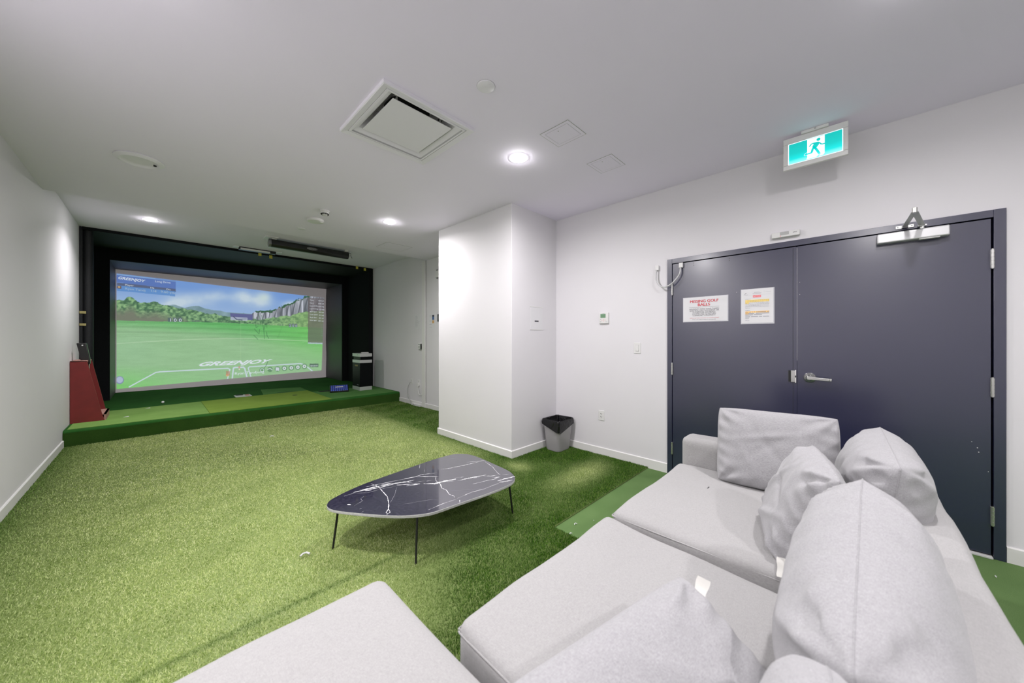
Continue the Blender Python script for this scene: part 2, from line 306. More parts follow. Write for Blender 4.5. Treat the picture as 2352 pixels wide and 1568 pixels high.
# ---------------------------------------------------------------- turf carpet with pile
def turf():
    rng = np.random.default_rng(3)
    HX = 2.02
    def region(x0, x1, y0, y1, dens):
        n = int((x1-x0)*(y1-y0)*dens); return np.stack([rng.uniform(x0, x1, n), rng.uniform(y0, y1, n)], 1)
    pts = np.concatenate([
        region(LW+.015, W1, 4.6, PY, 16000), region(LW+.015, W1, 3.0, 4.6, 32000), region(LW+.015, W, 1.55, 3.0, 56000), region(LW+.015, HX, 0.93, 1.55, 66000)])
    x, y = pts[:, 0], pts[:, 1]
    col = (x > 2.825) & (y > 2.762) & (y < 4.258)
    keep = ~col & ~((x > W-0.012) & (y < 2.9)) & ~((x > W1-0.012))
    pts = pts[keep]; x, y = pts[:, 0], pts[:, 1]; n = len(pts)
    def nz(x, y, s, seed):
        r = np.random.default_rng(seed); o = np.zeros_like(x)
        for k in range(7):
            a = r.uniform(0, 6.28); fq = s*r.uniform(.6, 1.7); o += np.sin((x*math.cos(a)+y*math.sin(a))*fq+r.uniform(0, 6.28))
        return o/3.0
    # pile lies over strongly on the open floor and stands up near the sofa, the walls and under the table; shade there is painted into the blade colour
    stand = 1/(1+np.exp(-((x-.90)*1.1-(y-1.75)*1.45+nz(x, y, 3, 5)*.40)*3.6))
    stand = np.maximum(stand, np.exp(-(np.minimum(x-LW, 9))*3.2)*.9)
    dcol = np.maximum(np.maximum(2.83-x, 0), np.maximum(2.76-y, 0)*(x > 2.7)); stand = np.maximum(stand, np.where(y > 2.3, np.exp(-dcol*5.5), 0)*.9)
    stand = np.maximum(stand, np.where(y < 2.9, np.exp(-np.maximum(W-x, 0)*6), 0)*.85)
    worn = np.exp(-(((x-3.0)/.40)**2+((y-1.95)/.17)**2)) + .8*np.exp(-(((x-2.7)/.12)**2+((y-2.55)/.15)**2)); stand = stand*(1-np.clip(worn, 0, .85))  # two patches of flatter pile, given the paler blade tone
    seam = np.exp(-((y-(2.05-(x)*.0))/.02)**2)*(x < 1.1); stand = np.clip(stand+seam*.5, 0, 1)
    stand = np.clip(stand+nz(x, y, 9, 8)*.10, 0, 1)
    h = rng.uniform(.009, .020, n)*(1+.12*nz(x, y, 25, 2))
    ang = rng.normal(0, 1.7, n)+0.8+nz(x, y, 2, 9)*.5                 # nap direction, away from the sofa
    lean = rng.uniform(.2, 1.3, n)*(1.5-1.0*stand)
    d = np.stack([np.cos(ang), np.sin(ang)], 1)*lean[:, None]
    wdt = np.where(y > 4.6, .0021, np.where(y > 3, .0015, .0011))*rng.uniform(.8, 1.3, n)
    fa = rng.uniform(0, math.pi, n); side = np.stack([np.cos(fa), np.sin(fa)], 1)*wdt[:, None]
    norm = 1/np.sqrt(1+lean**2*.8)
    z0 = np.full(n, .006)
    tip = pts+d*(h*norm)[:, None]; mid = pts+d*(h*norm)[:, None]*.38
    V = np.zeros((n, 5, 3))
    V[:, 0, :2] = pts-side; V[:, 1, :2] = pts+side; V[:, 2, :2] = mid-side*.9; V[:, 3, :2] = mid+side*.9; V[:, 4, :2] = tip
    V[:, 0, 2] = V[:, 1, 2] = z0; V[:, 2, 2] = V[:, 3, 2] = z0+h*norm*.6; V[:, 4, 2] = z0+h*norm
    lo = LW+.013
    V[:, :, 0] = np.maximum(V[:, :, 0], lo)
    # strip hugging walls
    base = np.arange(n)[:, None]*5
    F = np.concatenate([base+np.array([0, 1, 3, 2]), ], 1); T = base+np.array([2, 3, 4])
    # backing sheet
    bx = [(LW, .55), (HX, .55), (HX, 1.55), (W, 1.55), (W, 2.775), (2.838, 2.775), (2.838, 4.245), (W1, 4.245), (W1, PY), (LW, PY)]
    bv = [(a, b, .009) for a, b in bx]+[(a, b, .001) for a, b in bx]
    nv = 5*n; nb = len(bx)
    verts = np.concatenate([V.reshape(-1, 3), np.array(bv)])
    me = bpy.data.meshes.new('turf_carpet')
    loops = np.concatenate([F.reshape(-1), T.reshape(-1), np.arange(nb)+nv, np.concatenate([[nv+i, nv+i+nb, nv+(i+1) % nb+nb, nv+(i+1) % nb] for i in range(nb)])]).astype(np.int32)
    tot = np.concatenate([np.full(n, 4), np.full(n, 3), [nb], np.full(nb, 4)]).astype(np.int32)
    st = np.concatenate([[0], np.cumsum(tot)[:-1]]).astype(np.int32)
    me.vertices.add(len(verts)); me.vertices.foreach_set('co', verts.reshape(-1).astype(np.float32))
    me.loops.add(len(loops)); me.loops.foreach_set('vertex_index', loops)
    me.polygons.add(len(tot)); me.polygons.foreach_set('loop_start', st); me.polygons.foreach_set('loop_total', tot)
    at = me.attributes.new('blade', 'FLOAT', 'POINT')
    r = rng.uniform(0, 1, n)
    me.attributes['blade'].data.foreach_set('value', np.concatenate([np.repeat(r, 5), np.full(2*nb, .55)]).astype(np.float32))
    at = me.attributes.new('lit_tone', 'FLOAT', 'POINT')
    me.attributes['lit_tone'].data.foreach_set('value', np.concatenate([np.repeat(1-stand, 5), np.full(2*nb, .5)]).astype(np.float32))
    me.update(calc_edges=True); me.validate()
    m = bpy.data.materials.new('turf_blades'); m.use_nodes = True; nt = m.node_tree; L = nt.links.new; b = nt.nodes['Principled BSDF']
    b.inputs['Roughness'].default_value = .55; b.inputs['Specular IOR Level'].default_value = .35
    a1 = nt.nodes.new('ShaderNodeAttribute'); a1.attribute_name = 'blade'; a2 = nt.nodes.new('ShaderNodeAttribute'); a2.attribute_name = 'lit_tone'
    def ramp(cols):
        c = nt.nodes.new('ShaderNodeValToRGB'); e = c.color_ramp.elements
        e[0].position = cols[0][0]; e[0].color = (*cols[0][1], 1); e[1].position = cols[-1][0]; e[1].color = (*cols[-1][1], 1)
        for p, q in cols[1:-1]: z = e.new(p); z.color = (*q, 1)
        L(a1.outputs['Fac'], c.inputs[0]); return c
    shade_tone = ramp([(0, (.014, .06, .004)), (.5, (.05, .155, .009)), (.85, (.14, .32, .03)), (1, (.34, .46, .10))])  # upright pile: nap shade and table shadow put into the colour
    lit_tone = ramp([(0, (.18, .29, .04)), (.35, (.49, .60, .20)), (.75, (.76, .83, .40)), (1, (.86, .88, .54))])  # leaning pile: its brighter lit look put into the colour
    mx = nt.nodes.new('ShaderNodeMix'); mx.data_type = 'RGBA'; L(a2.outputs['Fac'], mx.inputs[0]); L(shade_tone.outputs[0], mx.inputs[6]); L(lit_tone.outputs[0], mx.inputs[7])
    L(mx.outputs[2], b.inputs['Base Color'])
    tr = nt.nodes.new('ShaderNodeBsdfTranslucent'); L(mx.outputs[2], tr.inputs[0])
    ms = nt.nodes.new('ShaderNodeMixShader'); ms.inputs[0].default_value = .42; L(b.outputs[0], ms.inputs[1]); L(tr.outputs[0], ms.inputs[2])
    L(ms.outputs[0], nt.nodes['Material Output'].inputs[0])
    me.materials.append(m)
    o = bpy.data.objects.new('turf_carpet', me); COL.objects.link(o)
    tag(o, 'thick green artificial grass carpet across the open floor', 'artificial grass', kind='stuff')
turf()

# ---------------------------------------------------------------- golf platform and mats
pl = thing('golf_platform', (1.45, PY, 0), 'raised green carpeted hitting platform in front of the screen', 'platform')
m = MB(); seg = 8; pr = [(PY, 0), (PY, PT-.035)]+[(PY+.035-.035*math.cos(a), PT-.035+.035*math.sin(a)) for a in [math.pi/2*i/seg for i in range(1, seg+1)]]+[(SY+.1, PT), (SY+.1, 0)]
m.prism([(LW+.002, y, z) for y, z in pr], (W1-LW-.004, 0, 0), 'platform_carpet')
m.build('deck', pl, smooth=40, recalc=True)
MB().box((LW+.002, PY-.004, 0), (W1-.002, PY+.002, PT-.03), 'riser_carpet_shaded').build('riser', pl)
def flat(name, pts, z, m, th=.006, parent=pl, **k):
    return MB().prism([(x, y, z) for x, y in pts], (0, 0, th), m).build(name, parent, **k)
flat('hitting_mat', [(LW+.03, PY+.06), (.58, PY+.06), (.575, 8.58), (LW+.03, 8.50)], PT, 'mat_light')
flat('stance_mat', [(.585, PY+.06), (2.37, PY+.06), (2.37, 8.72), (.58, 8.60)], PT, 'mat_olive')
flat('side_mat', [(2.375, PY+.06), (W1-.05, PY+.06), (W1-.05, 8.40), (2.375, 8.40)], PT, 'mat_mid')
flat('ball_mat', [(1.55, 8.722), (2.37, 8.722), (2.40, 9.40), (1.66, 9.62)], PT, 'mat_mid')
flat('ball_slot', [(1.80, 8.76), (2.19, 8.76), (2.19, 8.79), (1.80, 8.79)], PT+.006, 'hole_dark', .001)
MB().lathe([(.0, .0), (.045, .0), (.045, .002), (0, .002)], (1.985, 8.16, PT+.006), 'hole_dark', 20, close=False).build('tee_hole', pl)
m = MB().box((1.10, 8.70, PT+.001), (1.36, 8.98, PT+.010), 'screed_silver').box((1.13, 8.90, PT+.010), (1.24, 9.02, PT+.016), 'hole_dark').box((1.27, 8.74, PT+.010), (1.33, 8.90, PT+.02), 'raw_wood')
m.build('tee_plate', label='silver tee plate', loc=(1.2, 8.8, PT), cat='tee plate')
bpy.data.objects['tee_plate']['label'] = 'small silver tee plate lying open on the golf platform'
MB().lathe([(.0213*math.sin(a), .0213-.0213*math.cos(a)) for a in [math.pi*i/12 for i in range(13)]], (.084, 8.865, PT), 'ball_white', 20, close=False).build('golf_ball', smooth=60, loc=(.084, 8.865, PT), label='white golf ball lying on the dark green platform carpet', cat='golf ball')
for i, (px, py, lb) in enumerate([(290, 957, 'tiny white paper scrap on the pale hitting mat near the club rack'), (340, 937, 'thin white paper scrap on the platform in front of the golf ball')]):
    p = atZ(px, py, PT+.006); MB().prism([(p.x-.03, p.y-.01, p.z), (p.x+.03, p.y-.02, p.z), (p.x+.02, p.y+.02, p.z+.004)], (0, 0, .002), 'paper').build('paper_scrap', loc=tuple(p), label=lb, cat='litter', group='white scraps on the golf platform')
# litter on the turf and the flat green strip
LIT = [(624, 1002, .03, .035, 'white torn scrap on the turf near the platform'), (700, 1274, .028, .04, 'white curl of litter on the turf left of the coffee table legs'), (1322, 1204, .003, .02, 'white curl of litter on the flat green strip by the sofa'),
       (1311, 1226, .003, .016, 'round white scrap on the flat green strip beside the turf edge'), (1364, 1196, .003, .006, 'tiny white speck on the flat green strip'), (2288, 1325, .003, .012, 'tiny white speck on the green floor behind the sofa')]
for u, v, z, s_, lb in LIT:
    p = atZ(u, v, z)
    MB().tube([p+Vector((-s_*.6, 0, .002)), p+Vector((-.2*s_, s_*.3, .006)), p+Vector((.3*s_, s_*.2, .007)), p+Vector((s_*.6, -s_*.3, .002))], s_*.14, 'paper', 6).build('paper_scrap', loc=tuple(p), label=lb, cat='litter', group='white litter on the green floor')

# ---------------------------------------------------------------- simulator enclosure
en = thing('screen_enclosure', (1.45, BAY, PT), 'deep black padded enclosure around the golf simulator screen', 'screen enclosure')
t = .03
MB().box((LW+.004, BAY, PT), (LW+.004+t, 10.05, FC-.005), 'black_padding').build('side_lining', en)
MB().box((W1-t-.004, BAY, PT), (W1-.004, 10.05, FC-.005), 'black_fabric').build('side_lining', en)
MB().box((LW+.03, BAY, FC-.005-t), (W1-.03, 10.05, FC-.005), 'black_padding').build('top_lining', en)
m = MB().box((LW+.03, 10.0, PT), (-.612, 10.05, FC-.03), 'black_fabric').box((3.575, 10.0, PT), (W1-.03, 10.05, FC-.03), 'black_fabric').box((-.612, 10.0, 2.87), (3.575, 10.05, FC-.03), 'black_fabric')
m.build('front_panel', en)
m = MB().box((-.64, 10.05, PT), (-.612, SY+.1, 2.9), 'navy_fabric').box((3.575, 10.05, PT), (3.605, SY+.1, 2.9), 'navy_fabric').box((-.64, 10.05, 2.87), (3.605, SY+.1, 2.9), 'navy_fabric')
m.build('inner_sleeve', en)
# padded front tubes
m = MB().tube([(LW+.075, BAY+.10, PT), (LW+.075, BAY+.10, FC-.04)], .06, 'black_padding', 16); m.build('corner_pad', en, smooth=40)
MB().box((LW+.03, BAY-.006, FC-.045), (W1-.03, BAY+.004, FC-.001), 'black_fabric').build('top_hem', en)
m = MB().tube([(W1-.06, BAY+.03, PT), (W1-.06, BAY+.03, FC-.04)], .045, 'black_fabric', 16); m.build('corner_pad', en, smooth=40)
for u, v in ((597, 583), (622, 589), (820, 614), (838, 618)):
    p = atY(u, v, BAY-.022); MB().box((p.x-.026, p.y-.006, p.z-.04), (p.x+.026, p.y+.004, p.z+.025), 'yellow_webbing').build('tie_strap', en, bevel=.002, label='yellow tie strap')
for v in (717, 745):
    p = atY(188, v, BAY+.02); MB().box((LW+.004, p.y-.03, p.z-.02), (LW+.07, p.y-.02, p.z+.017), 'tan_webbing').build('tie_strap', en, bevel=.002, label='yellow tie strap')

# ---------------------------------------------------------------- screen
sc = thing('projection_screen', (1.45, SY, PT), 'large projection screen showing a green golf driving range', 'projection screen')
m = MB(); nx, nz_ = 60, 40; X0, X1, Z0, Z1 = -.611, 3.572, PT+.003, 2.868
def wrk(x, z):   # slight slack folds near the right edge
    return .012*math.sin(6*(z+x*1.3))*max(0, (x-2.9)/.6)**2 + .004*math.sin(x*3)
vs = []
for j in range(nz_+1):
    for i in range(nx+1):
        x = X0+(X1-X0)*i/nx; z = Z0+(Z1-Z0)*j/nz_; vs.append((x, SY-wrk(x, z), z))
m.add(vs, [(j*(nx+1)+i, j*(nx+1)+i+1, (j+1)*(nx+1)+i+1, (j+1)*(nx+1)+i) for j in range(nz_) for i in range(nx)], 'screen_cloth')
m.build('cloth', sc, smooth=60)
SE = .74      # brightness of the projected picture
def picture():
    nu, nv = 520, 300
    TL, TR, BR, BL = [atY(*p, SY) for p in ((268, 628), (744, 684), (738, 850), (268, 893))]
    s = np.linspace(0, 1, nu)[None, :]; tt = np.linspace(0, 1, nv)[:, None]
    Xg = (TL.x*(1-s)+TR.x*s)*(1-tt)+(BL.x*(1-s)+BR.x*s)*tt; Zg = (TL.z*(1-s)+TR.z*s)*(1-tt)+(BL.z*(1-s)+BR.z*s)*tt
    d = Xg*sa+SY*ca; u = CX+F_PX*(Xg*ca-SY*sa)/d; v = HY-F_PX*(Zg-EYE)/d
    rng = np.random.default_rng(11)
    def noise(a, b, seed):      # value noise on lattice (a, b px cells)
        r = np.random.default_rng(seed); G = r.random((260, 260)); x = (u-250)/a; y = (v-600)/b
        xi = np.floor(x).astype(int) % 259; yi = np.floor(y).astype(int) % 259; fx = x-np.floor(x); fy = y-np.floor(y)
        fx = fx*fx*(3-2*fx); fy = fy*fy*(3-2*fy)
        return (G[yi, xi]*(1-fx)+G[yi, xi+1]*fx)*(1-fy)+(G[yi+1, xi]*(1-fx)+G[yi+1, xi+1]*fx)*fy
    def fbm(a, b, seed, o=4):
        t_ = 0; w = 0
        for k in range(o): t_ = t_+noise(a/2**k, b/2**k, seed+k)/2**k; w += 1/2**k
        return t_/w
    def C_(*c): return np.array(c, float)[None, None, :]
    def mix(A, B, f): f = np.clip(f, 0, 1)[..., None]; return A*(1-f)+B*f
    ip = lambda pts: np.interp(u, [p[0] for p in pts], [p[1] for p in pts])
    hz = ip([(265, 735.7), (519, 741), (708, 751), (760, 754)])
    sky = mix(C_(118, 158, 220), C_(186, 208, 232), (v-640-(u-265)*.12)/85)*np.ones_like(u)[..., None]
    cl = lambda cx, cy, rx, ry: np.exp(-(((u-cx)/rx)**2+((v-cy)/ry)**2))
    cm = (cl(560, 684, 24, 17)+cl(598, 690, 26, 18)+cl(430, 690, 50, 14)+cl(400, 700, 30, 8)+cl(668, 700, 18, 9)+cl(500, 678, 40, 12)*.6)*(.45+1.0*fbm(30, 18, 4))
    img = mix(sky, C_(200, 218, 232), cm*1.0)
    img = mix(img, C_(205, 224, 222), cl(606, 683, 14, 10)*.8)
    mt = ip([(355, 712), (372, 706), (388, 701), (400, 699), (415, 704), (424, 707), (440, 703), (455, 702), (470, 708), (490, 712), (505, 713), (520, 717), (560, 719), (600, 722)])
    img = mix(img, C_(128, 158, 165)+(fbm(14, 10, 30)[..., None]-.5)*40, (v > mt)*(u > 355)*(u < 620)*.95)
    ct = ip([(578, 722), (582, 717), (590, 714), (600, 715), (625, 714), (633, 709), (645, 706), (655, 702), (662, 699), (670, 697), (680, 690), (690, 686), (700, 682), (712, 678), (745, 678)])+(fbm(6, 5, 50)-.5)*7
    cliff = mix(C_(98, 104, 112), C_(206, 210, 222), (fbm(6, 60, 60)-.35)*2.0+.5*(noise(2.6, 40, 66)-.5)-.9*np.exp(-(((u+v*.25) % 13-6.5)/1.1)**2)+.25)
    img = mix(img, cliff, (v > ct)*(u > 578)*1.0)
    img = mix(img, C_(60, 100, 72), (v > ct-3+fbm(5, 4, 52)*3)*(v < ct+3)*(u > 578)*(fbm(9, 5, 54) > .42))
    tl = ip([(264, 687), (272, 687), (285, 690), (290, 684), (298, 681), (306, 683), (314, 692), (322, 695), (340, 694), (358, 692), (366, 696), (385, 702), (405, 706), (440, 712), (470, 718), (500, 722), (530, 728), (580, 733), (600, 733), (625, 729), (650, 727), (675, 723), (700, 716), (745, 712)])+(fbm(9, 7, 70)-.5)*7
    trees = mix(C_(72, 112, 84), C_(148, 190, 136), (fbm(6, 4, 80, 3)-.3)*2.4)
    trees = mix(trees, C_(122, 128, 112), (v-tl-16)/22*(u < 430))
    trees = mix(trees, C_(150, 190, 118), ((u-600)/90)*.5)
    img = mix(img, trees, (v > tl)*1.0)
    # field
    q = (v-hz)/100
    fl = mix(C_(104, 188, 108), C_(152, 196, 148), q*3.2-(u-430)/420)
    fl = mix(fl, C_(122, 206, 108), ((u-560)/170)*(1-q))
    fl = fl+((fbm(30, 3, 90)[..., None]-.5)*16)+(rng.random(u.shape)[..., None]-.5)*8
    fl = mix(fl, fl*.9, (np.sin((v-hz)*.55) > .3)*(v < hz+36)*.6)
    img = mix(img, fl, (v > hz)*1.0)
    arc = ip([(265, 789), (330, 785), (420, 780), (519, 777), (600, 778), (708, 783), (750, 786)])
    img = mix(img, C_(200, 225, 190), np.exp(-((v-arc)/.9)**2)*.6)
    img = mix(img, C_(176, 214, 196), cl(300, 800, 60, 40)*.12)
    def line(p, wd_, col, a=1.0):
        nonlocal img
        for (x0, y0), (x1, y1) in zip(p[:-1], p[1:]):
            L2 = (x1-x0)**2+(y1-y0)**2; tq = np.clip(((u-x0)*(x1-x0)+(v-y0)*(y1-y0))/L2, 0, 1)
            ds = np.hypot(u-x0-tq*(x1-x0), v-y0-tq*(y1-y0)); img = mix(img, C_(*col), np.clip(wd_/2+.5-ds, 0, 1)*a)
    wh = (205, 222, 232)
    line([(297, 888), (358, 855), (368, 853.5), (523, 845.5), (528, 848), (522, 872)], 2.6, wh)
    line([(533, 872), (536, 845), (540, 843.6), (559, 843), (562, 846), (568, 870)], 3.2, wh)
    line([(577, 868), (570, 845), (573, 842), (690, 834.6), (700, 838), (718, 852.5)], 2.4, wh)
    # panels
    def panel(x0, y0, x1, y1, k, col, a):
        nonlocal img
        yy = v-(u-x0)*k; img = mix(img, C_(*col), ((u > x0)*(u < x1)*(yy > y0)*(yy < y1))*a)
    panel(267, 629, 404, 648, .118, (88, 116, 185), .85); panel(267, 629.5, 404, 631, .118, (150, 190, 225), .8)
    panel(268, 648.5, 404, 655, .112, (86, 92, 118), .85); panel(268, 655, 402, 667, .10, (92, 142, 205), .8)
    panel(269, 656, 279, 662, .1, (110, 84, 84), .9); panel(271, 657, 276, 661, .1, (225, 190, 130), .8)
    panel(707, 684, 745, 788, .03, (108, 98, 100), .62); panel(707, 737, 745, 787, .03, (96, 104, 92), .25)
    panel(707, 786, 742, 789, .03, (190, 210, 220), .8)
    panel(529, 719, 580, 733, .05, (96, 98, 150), .95); panel(529, 727.5, 568, 735, .05, (190, 200, 215), .8)
    line([(536, 727), (543, 733), (556, 735)], 1.8, (70, 80, 105)); line([(547, 733), (566, 732)], 1.3, (120, 130, 150))
    panel(386, 729, 394.5, 739, .02, (88, 108, 112), .9); panel(397, 729, 406, 739, .02, (88, 108, 112), .9); panel(408.5, 729, 417.5, 739, .02, (88, 108, 112), .9)
    for xx in (663, 670, 677): panel(xx, 743, xx+6, 751, .03, (98, 108, 112), .8)
    for xx in (441, 447, 453): panel(xx, 735, xx+4.5, 739, .02, (98, 118, 112), .6)
    for xx in (642, 647): panel(xx, 744, xx+4, 748, .02, (98, 118, 112), .5)
    # marks where balls have struck the cloth
    for p in ([(589, 728), (586, 738), (588, 752), (592, 750)], [(594, 722), (597, 732), (598, 745)], [(600, 735), (604, 748), (606, 760), (607, 778)], [(584, 755), (594, 766)], [(596, 756), (595, 766)], [(606, 757), (608, 751), (609, 744)], [(612, 762), (613, 770), (617, 777)], [(583, 770), (592, 779)], [(601, 724), (603, 734)], [(611, 740), (613, 752)], [(616, 826), (612, 838), (606, 846)]):
        line(p, 1.1, (58, 108, 72), .75)
    line([(638, 775), (655, 730)], 2.5, (90, 150, 90), .2); line([(553, 735), (552, 835)], .8, (190, 220, 170), .4)
    # icon discs
    def disc(cx_, cy_, r, col, a=1.0):
        nonlocal img; img = mix(img, C_(*col), np.clip(r+.5-np.hypot(u-cx_, (v-cy_)*1.05), 0, 1)*a)
    for cx_, cy_ in ((602, 850), (620, 848), (637, 847), (653, 845.5), (669, 844.5), (684, 843), (699, 841)):
        disc(cx_, cy_, 6.3, (92, 138, 100), .8)
    for cx_, cy_ in ((653, 845.5), (669, 844.5), (684, 843), (699, 841)): disc(cx_, cy_, 4.2, (214, 226, 228)); disc(cx_, cy_, 1.4, (110, 140, 120))
    panel(633, 843.5, 641, 851, 0, (205, 215, 222), 1); disc(602, 850, 4.6, (205, 222, 222)); disc(602, 850, 3, (110, 158, 112)); line([(614, 848), (620, 845.5), (625, 849)], 1.8, (210, 224, 224))
    panel(711, 835, 731, 843, -.02, (78, 104, 90), .85)
    disc(275, 872.5, 9.5, (128, 140, 178)); disc(275, 872, 7.6, (176, 190, 214))
    disc(522, 861, 3.5, (218, 196, 140)); panel(519, 852, 528, 862, 0, (190, 110, 90), .5); disc(549.5, 848, 1.6, (235, 225, 210)); disc(549.5, 843, 2.4, (210, 120, 110), .6)
    img = np.clip(img, 0, 255)/255
    lin = np.where(img <= .04045, img/12.92, ((img+.055)/1.055)**2.4)
    Y = SY-.006-np.maximum(0, .012*np.maximum(0, (Xg-2.9)/.6)**2)-.004
    verts = np.stack([Xg, Y, Zg], -1).reshape(-1, 3)
    idx = np.arange(nu*nv).reshape(nv, nu); q_ = np.stack([idx[1:, :-1], idx[1:, 1:], idx[:-1, 1:], idx[:-1, :-1]], -1).reshape(-1, 4)
    base = np.array(sc['_w']); me = bpy.data.meshes.new('projected_picture'); me.vertices.add(len(verts)); me.vertices.foreach_set('co', (verts-base).reshape(-1).astype(np.float32))
    me.loops.add(q_.size); me.loops.foreach_set('vertex_index', q_.reshape(-1).astype(np.int32)); me.polygons.add(len(q_))
    me.polygons.foreach_set('loop_start', (np.arange(len(q_))*4).astype(np.int32)); me.polygons.foreach_set('loop_total', np.full(len(q_), 4, np.int32))
    ca_ = me.color_attributes.new('picture', 'FLOAT_COLOR', 'POINT'); ca_.data.foreach_set('color', np.concatenate([lin, np.ones((*lin.shape[:2], 1))], -1).reshape(-1).astype(np.float32))
    me.update(calc_edges=True)
    mm = bpy.data.materials.new('projected_light'); mm.use_nodes = True; nt = mm.node_tree; b = nt.nodes['Principled BSDF']
    a = nt.nodes.new('ShaderNodeAttribute'); a.attribute_name = 'picture'; nt.links.new(a.outputs['Color'], b.inputs['Emission Color']); b.inputs['Emission Strength'].default_value = SE
    b.inputs['Base Color'].default_value = (.16, .16, .16, 1); b.inputs['Roughness'].default_value = .9; b.inputs['Specular IOR Level'].default_value = 0
    me.materials.append(mm)
    o = bpy.data.objects.new('projected_picture', me); COL.objects.link(o); o.parent = sc
picture()
emat('hud_white', srgb(222, 230, 238), SE); emat('hud_dim', srgb(170, 190, 205), SE)
def stext(m, txt, p0, p1, hpx, mt, **k):
    """a line of text on the screen between two points"""
    a = atY(*p0, SY-.026); b = atY(*p1, SY-.026); top = atY(p0[0], p0[1]-hpx, SY-.026)
    r = (b-a); L = r.length; m.text(txt, a, r.normalized(), (0, 0, 1), (top-a).length/.73, mt, width=L, align='LEFT', **k)
m = MB()
stext(m, 'GREENJOY', (451, 841), (622, 833), 9.5, 'hud_white', bold=.03, shear=.6)
stext(m, 'GREENJOY', (270, 640), (333, 648), 6, 'hud_white', bold=.02, shear=.35)
stext(m, 'Long Drive', (356, 647.5), (391, 651), 4.5, 'hud_white'); stext(m, 'Player', (287, 655.5), (307, 657.5), 3.6, 'hud_white'); stext(m, 'Hit', (345, 662), (354, 663), 3.6, 'hud_white'); stext(m, 'Dis', (382, 665.5), (391, 666.5), 3.6, 'hud_white')
stext(m, 'Ryan Tandj', (287, 664.5), (333, 669), 5, 'hud_dim'); stext(m, '1/4', (345, 669.5), (357, 671), 5, 'hud_dim'); stext(m, '9.60 yds', (369, 671.5), (402, 675), 5, 'hud_dim')
stext(m, '1', (388.5, 738), (392, 738.1), 7.5, 'hud_white'); stext(m, '0', (399, 738.3), (404, 738.4), 7.5, 'hud_white'); stext(m, '0', (410.5, 738.6), (415.5, 738.7), 7.5, 'hud_white')
stext(m, '2', (664.3, 750), (668, 750.1), 5.5, 'hud_dim'); stext(m, '0', (671.3, 750.3), (675, 750.4), 5.5, 'hud_dim'); stext(m, '0', (678.3, 750.6), (682, 750.7), 5.5, 'hud_dim')
stext(m, 'Ryan Tandjung', (538.5, 860.5), (606, 856), 6, 'hud_white')
stext(m, '00:30:01', (713, 841.5), (729.5, 840.8), 3.4, 'hud_white')
rows = [('Total', '78.44 yds'), ('Carry', '74.01 yds'), ('Launch Dir.', '2.5 R deg'), ('Launch Ang.', '11.6 deg'), ('Ball Spd.', '58.2 mph'), ('Club Speed', '51.5 mph'), ('Back Spin', '4001 rpm'), ('Side Spin', '530 L rpm')]
for i, (a_, b_) in enumerate(rows):
    y = 690+i*6.6; stext(m, a_, (711.5, y), (711.5+len(a_)*1.75, y+.6), 2.5, 'hud_white'); stext(m, b_, (744-len(b_)*1.45, y+1.6), (744, y+2), 2.5, 'hud_white')
for i in range(6): stext(m, '--', (737, 746.5+i*4.8), (742, 746.5+i*4.8), 1.8, 'hud_dim')
m.build('screen_lettering', sc, label='white game lettering and logo')

# ---------------------------------------------------------------- lamps
def downlight(p, label, k=1.0):
    r = thing('ceiling_downlight', p, label, 'ceiling light', 'recessed ceiling downlights')
    MB().lathe([(.078, -.001), (.078, -.004), (.058, -.005), (.058, -.003)], p, 'fixture_white', 40, close=False).build('trim_ring', r, smooth=50)
    MB().lathe([(.0, -.017), (.026, -.0165), (.045, -.013), (.058, -.004)], p, 'lamp_glow', 40, close=False).build('diffuser', r, smooth=50)
    ld = bpy.data.lights.new('downlight_light', 'AREA'); ld.shape = 'DISK'; ld.size = .114; ld.energy = LAMP_W*k; ld.color = (1, .965, .975); ld.spread = math.radians(140 if p[2] > 3 else 168)
    lo = bpy.data.objects.new('downlight_light', ld); COL.objects.link(lo); lo.parent = r; lo.location = (0, 0, -.020)
LL = ['bright round downlight nearest the square air diffuser', 'bright round downlight near the ceiling hatch in front of the alcove', 'bright round downlight over the platform close to the rack wall',
      'round downlight above the open turf beside the rack wall, outside the picture', 'round downlight above the sofa near the navy door, outside the picture', 'round downlight above the chaise, outside the picture', 'unseen fill downlight added behind the sofa, outside the picture']
for p, l, k_ in zip(LAMPS, LL, LAMP_K): downlight(p, l, k_)
# unlit round fixture
rf = thing('ceiling_speaker', (-.1, 4.41, C), 'unlit round white ceiling fixture near the rack wall', 'ceiling fixture')
MB().lathe([(.155, -.001), (.155, -.008), (.125, -.022), (.118, -.018)], (-.1, 4.41, C), 'fixture_white', 48, close=False).build('trim_ring', rf, smooth=50)
MB().lathe([(.118, -.018), (.112, -.010), (.09, -.005), (0.0, -.0015)], (-.1, 4.41, C), 'fixture_white', 48, close=False).build('diffuser', rf, smooth=60)
p = atZ(356, 381, C-.012); MB().box((p.x-.010, p.y-.004, C-.020), (p.x+.010, p.y+.004, C-.002), 'shade_gap').build('clip', rf, bevel=.002)
